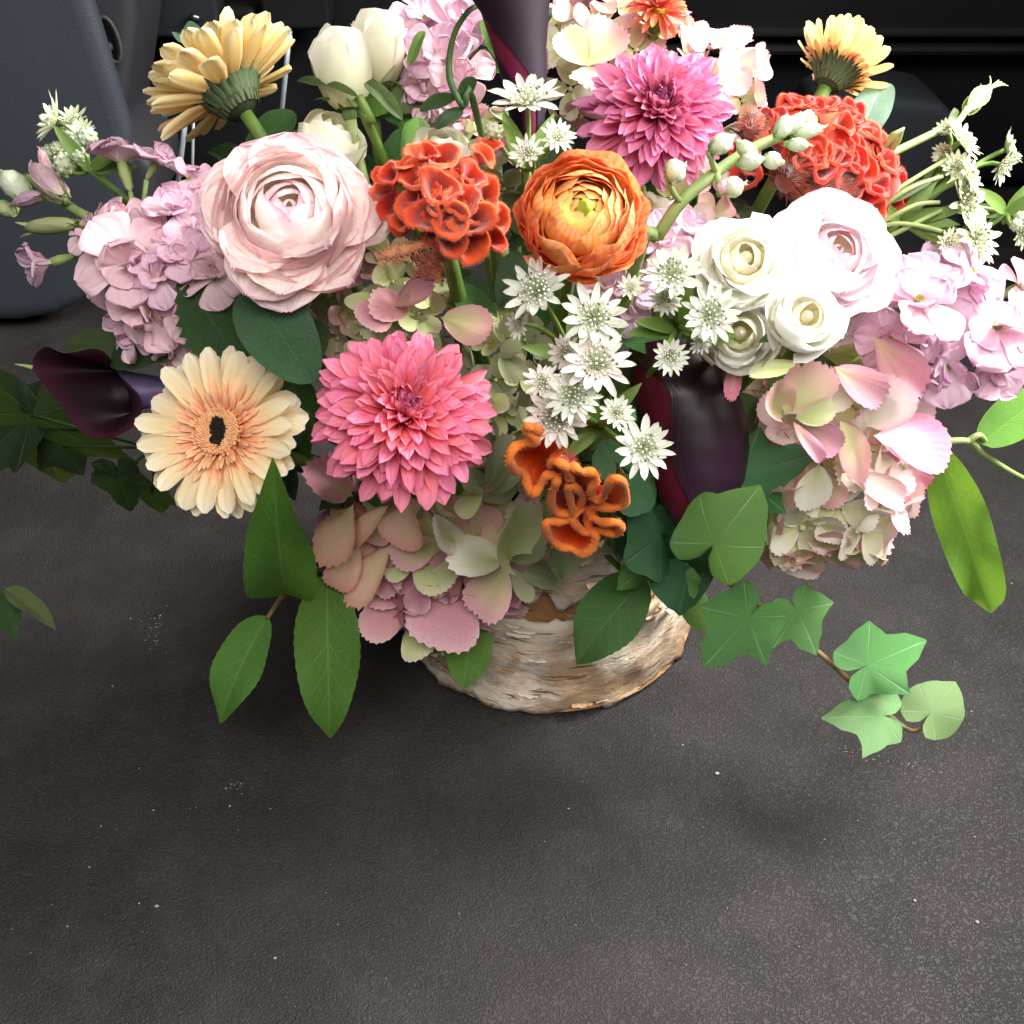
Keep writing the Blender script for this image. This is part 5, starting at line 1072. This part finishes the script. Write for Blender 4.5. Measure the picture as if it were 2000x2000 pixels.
def astrantia(label, heads, seed, base, rs=.0011, extra_buds=(), joint=None, mats=(M_ast,)):
    """heads: (px,py,size,facing,off,mat index,dark); joint: pixel+off where the head stems meet"""
    r = random.Random(seed); J = at(*joint); t_ = flower_root('astrantia', label, 'astrantia', J, 'astrantia sprigs')
    mb = MB(); mb.tube(bez(J, (J+VT(J.x*.2, J.y*.2))/2+CF*.01, VT(J.x*.25, J.y*.25), 10), .0015, 7); part('stem', mb.build('stem', M_stem), t_, I4)
    for h in heads:
        px, py, s, f, o = h[:5]; e, Z = astr_head(t_, px, py, s*(1.3 if mats[0] is M_ast_g else 1.06), f, o, mats[h[5] if len(h) > 5 else 0], r, r.randint(13, 16), h[6] if len(h) > 6 else .12, h[7] if len(h) > 7 else 12)
        mb = MB(); mb.tube(bez(e, e-Z*.012, J, 8), [rs*.8]*4+[rs]*4, 6); part('pedicel', mb.build('pedicel', M_stem), t_, I4)
    for (px, py, s, o) in extra_buds:
        p = at(px, py, o); R = sz(px, py, s, o)/2; mb = MB(); mb.ball((0, 0, 0), R, 10, 7)
        for k in range(26):
            z = 1-2*(k+.5)/26; a = k*GA; mb.ball((math.sqrt(1-z*z)*math.cos(a)*R*.9, math.sqrt(1-z*z)*math.sin(a)*R*.9, z*R*.9), R*.26, 5, 3)
        part('bud', mb.build('bud', M_bud_w), t_, Matrix.Translation(p))
        mb = MB(); mb.tube(bez(p, (p+J)/2-CU*.006, J, 6), rs*.8, 6); part('pedicel', mb.build('pedicel', M_stem), t_, I4)
    for k in range(5):
        q = cdir(r.uniform(-1, 1), r.uniform(-.3, 1), r.uniform(0, .6)); part('bract_leaf', cached(('astl', k % 2), lambda: grid('bract_leaf', petal_pts(.022, .006, prof_lance, 4, 6, .1, -.4), M_stem)), t_, frame_y(J, q, VIEW))
    return t_
astrantia('sprig of three white star flowers with one round bud, under the plum calla', [(1030, 190, 152, (.0, .55, .82), .020, 0, .25), (1090, 266, 74, (.25, .3, .9), .018), (1030, 298, 76, (-.15, .1, .95), .022)], 41, None, .0011, [(963, 256, 34, .014)], (1030, 330, .0))
astrantia('cluster of white star flowers directly under the orange ranunculus', [(1046, 565, 135, (-.15, .3, .93), .040, 0, .15), (1160, 618, 138, (.0, .25, .95), .042, 0, .2), (1166, 706, 150, (.1, .05, 1), .046, 1, .35), (1012, 634, 62, (-.6, -.2, .7), .032), (1232, 560, 58, (.1, .3, .9), .030, 0, .1), (1105, 690, 80, (-.4, -.3, .8), .026, 1)], 42, None, .0012, (), (1120, 700, .0), (M_ast, M_ast_p))
astrantia('lower cluster of white star flowers above the small orange cockscomb', [(1060, 745, 84, (-.1, .3, .9), .036, 1), (1118, 772, 118, (.15, .2, .95), .046, 0, .2), (1086, 815, 132, (-.1, -.05, 1), .042, 1, .2), (1205, 806, 74, (.05, .2, .95), .040), (1258, 874, 128, (.0, .12, .97), .052, 0, .2)], 43, None, .0012, (), (1170, 830, .006), (M_ast, M_ast_p))
astrantia('white star flowers against the open white rose, one dangling over the purple calla', [(1314, 533, 126, (-.15, .25, .95), .040, 0, .4), (1388, 612, 124, (.2, .1, .97), .048, 0, .4), (1310, 697, 78, (.05, -.05, 1), .048), (1370, 668, 56, (.3, -.4, .8), .040), (1300, 585, 70, (-.2, -.5, .8), .030)], 44, None, .0012, (), (1325, 640, .010))
astrantia('spray of greenish white star flowers at the upper right, against the slate seat shell', [(1880, 272, 84, (.55, .5, .6), .0), (1895, 345, 84, (.75, .1, .6), .004), (1888, 395, 104, (.5, -.1, .85), .0, 0, .4), (1912, 465, 92, (.6, -.1, .75), .006, 0, .3), (1970, 290, 70, (.8, .3, .5), -.004, 0, .1, 26), (1960, 325, 62, (.5, -.6, .6), -.006), (1855, 475, 52, (0, -.3, .9), .0), (1850, 255, 50, (-.5, .5, .5), -.010, 0, 0, 40), (1848, 300, 52, (-.7, -.2, .5), -.010, 0, 0, 40), (1870, 325, 56, (0, .2, .9), -.004), (1900, 430, 60, (.4, .6, .6), -.002)], 45, None, .0013, (), (1760, 430, -.02), (M_ast_g,))
astrantia('greenish star flower and buds at the right edge, past the spray', [(1990, 410, 52, (.3, .4, .8), -.004, 0, 0, 40), (2000, 455, 60, (.2, -.5, .8), -.004, 0, 0, 40)], 46, None, .0011, [(1992, 425, 24, 0.), (1985, 440, 24, .002)], (1965, 415, -.006), (M_ast_g,))
astrantia('greenish star flowers with round buds at the upper left, above the pink stock', [(103, 233, 92, (-.8, .35, .45), -.006, 0, .05, 22), (142, 235, 60, (-.1, .6, .7), -.012, 0, 0, 35), (160, 262, 60, (.4, .4, .8), -.008, 0, 0, 40)], 47, None, .0010, [(150, 285, 46, -.006), (128, 322, 46, -.002), (112, 292, 30, -.01), (155, 305, 34, -.004), (170, 270, 40, -.008), (135, 262, 36, -.01), (98, 300, 34, -.012)], (175, 330, -.015), (M_ast_g,))

# ------------------------------------------------------------------ leaves and vines
L_LEM = leaf_mat('lemon_leaf', '#54812f', '#66933e', '#93b468', .42, .28, 7, 1.6)
L_LEMD = leaf_mat('deep_lemon_leaf', '#3a6a34', '#477a3e', '#6d9860', .36, .22, 8, 1.8)
L_SAL = leaf_mat('salal_leaf', '#2f5138', '#3b5f42', '#587a5a', .27, .15, 5, 1.2, amt=.35)
L_DRK = leaf_mat('dark_leaf', '#24401f', '#2f4f28', '#4a6b3c', .4, .15, 8, 1.6, amt=.4)
L_OLV = leaf_mat('olive_leaf', '#4d6038', '#5f7044', '#7f8d60', .5, .25, 7, 1.6, amt=.3)
L_BLU = leaf_mat('blue_green_leaf', '#6f9478', '#82a68a', '#98b69a', .5, .2, 6, 1.2, amt=.25)
L_BRT = leaf_mat('bright_leaf', '#5f8f2c', '#719f38', '#8fb558', .42, .3, 7, 1.2, amt=.4)
L_IVY = leaf_mat('ivy_leaf', '#5d9650', '#70a65c', '#c8dfb8', .4, .22, ivy=True, amt=.75)
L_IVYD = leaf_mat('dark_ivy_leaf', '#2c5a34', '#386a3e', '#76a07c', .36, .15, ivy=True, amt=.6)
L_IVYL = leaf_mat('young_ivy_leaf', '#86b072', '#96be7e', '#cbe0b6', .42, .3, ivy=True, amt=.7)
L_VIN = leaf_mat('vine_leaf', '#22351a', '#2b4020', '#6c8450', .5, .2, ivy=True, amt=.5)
def sprig(name, label, cat, base, leaves, stems, group='foliage sprigs', smat=None, sr=.0012, to_vase=True):
    t_ = flower_root(name, label, cat, at(*base), group)
    for lf in leaves:
        b, t, wpx, kind, mat = lf[:5]; kw = lf[5] if len(lf) > 5 else {}
        leaf_on(t_, b, t, wpx, kind, mat, **kw)
    for st in stems: stalk(t_, list(st), sr*1.2, sr*.8, smat)
    if to_vase:
        J = at(*base); mb = MB(); mb.tube(bez(J, (J+VT(J.x*.2, J.y*.2))/2+Vector((0, 0, -.005)), VT(J.x*.25, J.y*.25), 8), sr*1.3, 7); part('stem', mb.build('stem', smat or M_stem), t_, I4)
    return t_
o1 = .022
sprig('lemon_leaf_sprig', 'sprig of three bright lemon leaves hanging below the round gerbera', 'leaf sprig', (640, 1110, -.015),
      [((560, 1160), (533, 902), 142, 'lemon', L_LEM, dict(bo=.026, to=.052, seed=0, nh=(.15, .1, 1))), ((524, 1204), (430, 1412), 118, 'lemon', L_LEM, dict(bo=.0, to=-.012, seed=1, nh=(-.1, .5, 1))), ((640, 1118), (645, 1440), 146, 'lemon', L_LEM, dict(bo=-.006, to=-.02, seed=2, nh=(.1, .5, 1)))],
      [((562, 1150, .026), (540, 1180, .006), (522, 1208, 0.)), ((640, 1110, -.015), (600, 1118, .0), (562, 1150, .026))], smat=M_twig)
sprig('lemon_leaf_sprig', 'dark glossy toothed leaf lying over the birch bark, left of the ivy', 'leaf sprig', (1235, 1130, -.004), [((1262, 1130), (1126, 1296), 150, 'lemon', L_LEMD, dict(bo=.006, to=.004, seed=1, nh=(-.3, .4, 1)))], [((1235, 1130, -.004), (1262, 1128, .006))])
sprig('lemon_leaf_sprig', 'olive edged leaf behind the small orange cockscomb, above the bark', 'leaf sprig', (1225, 1080, -.02), [((1240, 1090), (1200, 960), 60, 'lemon', L_OLV, dict(bo=-.008, to=.0, seed=3))], [])
sprig('lemon_leaf_sprig', 'green leaf folded against the left foot of the birch vase', 'leaf sprig', (840, 1215, -.022), [((930, 1215), (905, 1345), 110, 'lemon', L_LEM, dict(bo=-.012, to=-.014, seed=0, nh=(-.2, .3, 1))), ((905, 1215), (800, 1275), 80, 'lemon', L_LEM, dict(bo=-.016, to=-.018, seed=2, nh=(-.2, .3, 1)))], [((840, 1215, -.022), (920, 1215, -.014))])
sprig('lemon_leaf_sprig', 'green leaf under the ivy at the right side of the birch vase', 'leaf sprig', (1290, 1150, -.03), [((1300, 1140), (1395, 1235), 120, 'lemon', L_LEM, dict(bo=-.012, to=-.02, seed=2, nh=(.1, .6, .8)))], [])
sprig('salal_leaf_sprig', 'big smooth dark green oval leaf between the blush ranunculus and the coral dahlia', 'leaf sprig', (500, 560, -.008), [((486, 560), (612, 744), 150, 'salal', L_SAL, dict(bo=.008, to=.022, seed=1, nh=(-.2, .35, .9)))], [])
sprig('toothed_leaf_sprig', 'dark toothed leaf between the pink stock and the smooth oval leaf', 'leaf sprig', (470, 690, -.02), [((470, 720), (352, 528), 150, 'tooth', L_DRK, dict(bo=-.014, to=.0, seed=2, nh=(.2, .2, 1))), ((560, 730), (640, 640), 110, 'salal', L_DRK, dict(bo=-.02, to=-.01, seed=3))], [])
sprig('salal_leaf_sprig', 'two olive leaves under the pink stock, above the near black calla', 'leaf sprig', (380, 690, -.03), [((300, 690), (125, 672), 62, 'salal', L_OLV, dict(bo=-.03, to=-.03, seed=1)), ((370, 670), (215, 705), 90, 'salal', L_DRK, dict(bo=-.022, to=-.02, seed=2))], [((380, 690, -.03), (370, 670, -.022), (300, 690, -.03))])
sprig('eucalyptus_sprig', 'blue green pointed leaf standing at the right of the half closed gerbera', 'leaf sprig', (1690, 290, -.03), [((1672, 290), (1728, 160), 84, 'salal', L_BLU, dict(bo=-.024, to=-.02, seed=0, nh=(-.35, .1, .9)))], [])
sprig('eucalyptus_sprig', 'small blue green leaf poking out left behind the top left gerbera', 'leaf sprig', (430, 150, -.04), [((425, 130), (350, 62), 58, 'salal', L_BLU, dict(bo=-.03, to=-.035, seed=2))], [])
sprig('long_leaf_sprig', 'long wavy bright green leaf and curling stem hanging at the far right', 'leaf sprig', (1780, 865, -.03),
      [((1826, 866), (1938, 1200), 116, 'wavy', L_BRT, dict(bo=-.022, to=-.03, seed=1, nh=(-.4, .2, .9))), ((1912, 866), (2040, 770), 96, 'salal', L_BRT, dict(bo=-.026, to=-.03, seed=0))],
      [((1780, 865, -.03), (1830, 864, -.024), (1892, 862, -.026), (1925, 890, -.028), (1990, 930, -.032), (2060, 960, -.034)), ((1892, 862, -.026), (1912, 850, -.024), (1925, 862, -.026))], smat=M_stem_pale, sr=.0014)
sprig('fallen_leaf', 'curled green leaf lying on the floor at the left edge', 'leaf', (10, 1230, -.0), [((10, 1150), (108, 1228), 50, 'lemon', L_OLV, dict(bo=.0, to=-.004, seed=1, nh=(.2, .6, .6))), ((10, 1152), (30, 1250), 60, 'lemon', L_DRK, dict(bo=-.006, to=-.008, seed=2))], [], to_vase=False)
def ivy(parent, c, t, s, mat, off, to=None, lob=IVY3, nh=(0, .35, 1), seed=0):
    B = at(*c, off); T = at(*t, off if to is None else to); L = (T-B).length
    m = frame_y(B, T-B, cdir(*nh)) @ Matrix.Diagonal((L*s, L, L, 1))
    return part('leaf', cached(('ivy', mat.name, seed, lob is IVYR), lambda: ivy_mesh(seed, mat, lob)), parent, m)
J = at(1300, 1060, .02)
t_ = flower_root('ivy_vine', 'long ivy vine trailing from the vase to the lower right with pale veined leaves', 'ivy', J, 'ivy vines')
stalk(t_, [VT(.03, -.02), (1340, 1060, .0), (1400, 1120, .008), (1470, 1170, .006), (1530, 1225, .002), (1600, 1275, -.004), (1660, 1330, -.008), (1740, 1400, -.010), (1785, 1428, -.010), (1815, 1405, -.008)], .0015, .0010, M_twig)
IV = [((1396, 1062), (1470, 966), .74, L_IVY, .050, .046, IVYR), ((1462, 1205), (1372, 1306), .86, L_IVY, .024, .016, IVY3), ((1556, 1192), (1598, 1272), 1.1, L_IVY, .016, .012, IVY3), ((1694, 1300), (1812, 1248), .90, L_IVY, .006, .008, IVY3), ((1720, 1398), (1614, 1398), 1.0, L_IVYL, .004, .004, IVY3), ((1818, 1391), (1868, 1333), 1.0, L_IVYL, .004, .004, IVYR)]
for k, (c, t, s, m_, o, to, lb) in enumerate(IV): ivy(t_, c, t, s, m_, o, to, lb, (.05, .35, 1), k)
for (a, b) in (((1394, 1066, .049), (1400, 1120, .008)), ((1462, 1205, .022), (1470, 1170, .006)), ((1556, 1192, .014), (1510, 1205, .004)), ((1694, 1300, .004), (1660, 1330, -.008)), ((1720, 1398, .003), (1770, 1422, -.010)), ((1818, 1391, .003), (1815, 1405, -.008))):
    A, B = at(*a), at(*b); mb = MB(); mb.tube(bez(A, (A+B)/2-CF*-.004, B, 6), .0008, 6); part('petiole', mb.build('petiole', M_stem_pale), t_, I4)
t_ = flower_root('ivy_vine', 'cluster of darker ivy leaves around the foot of the purple calla', 'ivy', at(1290, 1000, .0), 'ivy vines')
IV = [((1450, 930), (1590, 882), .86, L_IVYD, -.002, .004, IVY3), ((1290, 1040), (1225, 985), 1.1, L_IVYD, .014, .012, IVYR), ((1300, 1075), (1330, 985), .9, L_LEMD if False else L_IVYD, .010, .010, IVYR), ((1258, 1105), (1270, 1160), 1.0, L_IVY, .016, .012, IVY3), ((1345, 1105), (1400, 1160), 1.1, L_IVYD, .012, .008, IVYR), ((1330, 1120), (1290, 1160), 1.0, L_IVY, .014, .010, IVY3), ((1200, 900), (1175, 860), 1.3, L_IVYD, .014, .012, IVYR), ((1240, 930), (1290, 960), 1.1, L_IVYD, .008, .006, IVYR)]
for k, (c, t, s, m_, o, to, lb) in enumerate(IV):
    ivy(t_, c, t, s, m_, o, to, lb, (0, .3, 1), 10+k); A = at(*c, o-.001); B = at(1300, 1040, -.012); mb = MB(); mb.tube(bez(A, (A+B)/2+CF*.006, B, 6), .0008, 6); part('petiole', mb.build('petiole', M_stem), t_, I4)
stalk(t_, [(1300, 1040, -.012), VT(.03, -.01)], .0013, .0015, M_stem)
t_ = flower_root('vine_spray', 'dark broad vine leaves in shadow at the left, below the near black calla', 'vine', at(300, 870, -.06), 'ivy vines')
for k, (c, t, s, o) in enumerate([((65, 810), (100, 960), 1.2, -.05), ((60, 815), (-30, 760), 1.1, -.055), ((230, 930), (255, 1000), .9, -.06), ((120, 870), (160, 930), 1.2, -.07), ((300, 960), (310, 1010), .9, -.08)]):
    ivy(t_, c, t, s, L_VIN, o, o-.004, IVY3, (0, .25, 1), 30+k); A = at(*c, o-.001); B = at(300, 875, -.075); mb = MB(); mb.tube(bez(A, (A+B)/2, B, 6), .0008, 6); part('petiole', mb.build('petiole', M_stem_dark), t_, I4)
stalk(t_, [(300, 875, -.075), VT(-.03, -.01)], .0013, .0015, M_stem_dark)
# a tendril and a seed head
t_ = flower_root('tendril_stem', 'thin green hooked tendril curling over beside the plum calla', 'tendril', at(880, 170, 0), 'thin stems')
stalk(t_, [(935, 10, .0), (915, 22, .004), (890, 60, .006), (878, 110, .006), (880, 160, .004), (905, 210, .0), (940, 260, -.02), VT(0, .01)], .0010, .0014, M_stem_dark)
for (b, t) in (((890, 190), (820, 215)), ((900, 200), (925, 150)), ((905, 215), (850, 250))): leaf_on(t_, b, t, 34, 'salal', L_DRK, bo=0, to=-.002)
t_ = flower_root('seed_head_stem', 'green seed pod with curling tips on a long stem at the upper right', 'seed head', at(1880, 190, 0), 'thin stems')
stalk(t_, [(1888, 212, -.012), (1868, 240, -.012), (1820, 262, -.014), (1740, 300, -.018), (1690, 320, -.026), VT(.02, .02)], .0013, .0018, M_stem_pale)
bud(t_, (1885, 220), (1935, 165), 36, -.012, M_bud, M_stem and M_bud, .8, 91)
for k in range(5):
    a = at(1925, 178, -.010); q = [a, at(1938+k*4, 165-k*2+abs(k-2)*2, -.009), at(1945+k*6-(k == 0)*12, 150+k*6-abs(k-1)*2, -.008)]; mb = MB(); mb.tube(bez(*q, 6), [.0007, .0006, .0006, .0005, .0004, .0002], 5); part('curl', mb.build('curl', M_stem_pale), t_, I4)
leaf_on(t_, (1850, 250), (1868, 212), 16, 'salal', L_OLV, bo=-.012, to=-.012)
t_ = flower_root('spray_stems', 'green stems running out to the spray of greenish star flowers', 'stems', at(1760, 440, -.02), 'thin stems')
for pts in ([(1850, 310, -.006), (1800, 340, -.01), (1740, 380, -.016), (1660, 450, -.03)], [(1840, 345, -.006), (1790, 362, -.008), (1740, 392, -.014), (1660, 460, -.03)], [(1835, 395, -.004), (1790, 400, -.008), (1740, 425, -.014), (1660, 470, -.03)], [(1840, 410, -.004), (1780, 440, -.012), (1720, 470, -.02)], [(1840, 452, -.004), (1790, 440, -.01), (1730, 440, -.016), (1660, 480, -.03)], [(1965, 415, -.008), (1905, 405, -.010), (1850, 410, -.014), (1740, 460, -.02)]): stalk(t_, pts, .0008, .0010, M_stem_pale)
stalk(t_, [(1660, 470, -.03), VT(.02, .01)], .0018, .002, M_stem)
leaf_on(t_, (1740, 395), (1820, 352), 22, 'salal', L_OLV, bo=-.014, to=-.006)
t_ = flower_root('rose_leaf_sprig', 'green rose leaf and sepal hanging under the front white rose bud', 'leaf sprig', at(720, 200, 0), 'foliage sprigs')
leaf_on(t_, (715, 160), (785, 232), 34, 'salal', L_OLV, bo=.012, to=.016); leaf_on(t_, (800, 130), (828, 60), 24, 'salal', L_LEM, bo=-.012, to=-.012); leaf_on(t_, (700, 190), (580, 158), 22, 'salal', L_OLV, bo=0., to=-.004)
stalk(t_, [(700, 188, -.004), (726, 240, -.012), (745, 300, -.03), VT(-.01, .01)], .0018, .002, M_stem)
# leaves filling the inside of the bouquet: one sprig per direction
rf = random.Random(9)
FILL = [(560, 660), (640, 300), (820, 240), (900, 560), (1010, 480), (960, 850), (1080, 880), (1200, 660), (1250, 760), (1420, 760), (1380, 440), (1560, 470), (1700, 520), (1480, 880), (1340, 900), (620, 800), (560, 880), (1190, 900), (700, 960), (420, 560), (500, 330), (1100, 330), (1240, 330), (760, 200), (1000, 120), (1560, 680), (1200, 1010), (1050, 650)]
desc = ['beside the purple calla', 'behind']
NEAR = ['left of the coral dahlia', 'under the white rose buds', 'beside the tendril stem', 'below the orange red cockscomb', 'left of the orange ranunculus', 'right of the coral dahlia', 'above the small orange cockscomb', 'among the white star flowers', 'left of the purple calla', 'right of the purple calla', 'left of the open white rose', 'above the pale ranunculus', 'left of the pale stock', 'left of the lime hydrangea', 'under the purple calla', 'right of the round gerbera', 'below the round gerbera', 'left of the ivy cluster', 'under the coral dahlia', 'beside the pink stock', 'under the top left gerbera', 'above the orange ranunculus', 'under the mauve dahlia', 'under the second rose bud', 'beneath the plum calla', 'under the lower white rose', 'behind the bark side leaf', 'in the middle of the star cluster']
for (px, py), nr in zip(FILL, NEAR):
    lv = []
    for k in range(4):
        a = rf.uniform(0, 6.28); L = rf.uniform(80, 150); b = (px+rf.uniform(-20, 20), py+rf.uniform(-20, 20)); o = -.030+rf.uniform(-.012, .004)
        lv.append((b, (b[0]+L*math.cos(a), b[1]+L*math.sin(a)), rf.uniform(45, 85), rf.choice(('salal', 'lemon', 'salal')), rf.choice((L_DRK, L_SAL, L_LEMD, L_OLV, L_LEM)), dict(bo=o, to=o-.004+rf.uniform(-.01, .01), nh=(rf.uniform(-.4, .4), rf.uniform(-.1, .6), 1))))
    sprig('filler_leaf_sprig', 'shaded green leaves deep in the bouquet '+nr, 'leaf sprig', (px, py, -.05), lv, [], sr=.0013)
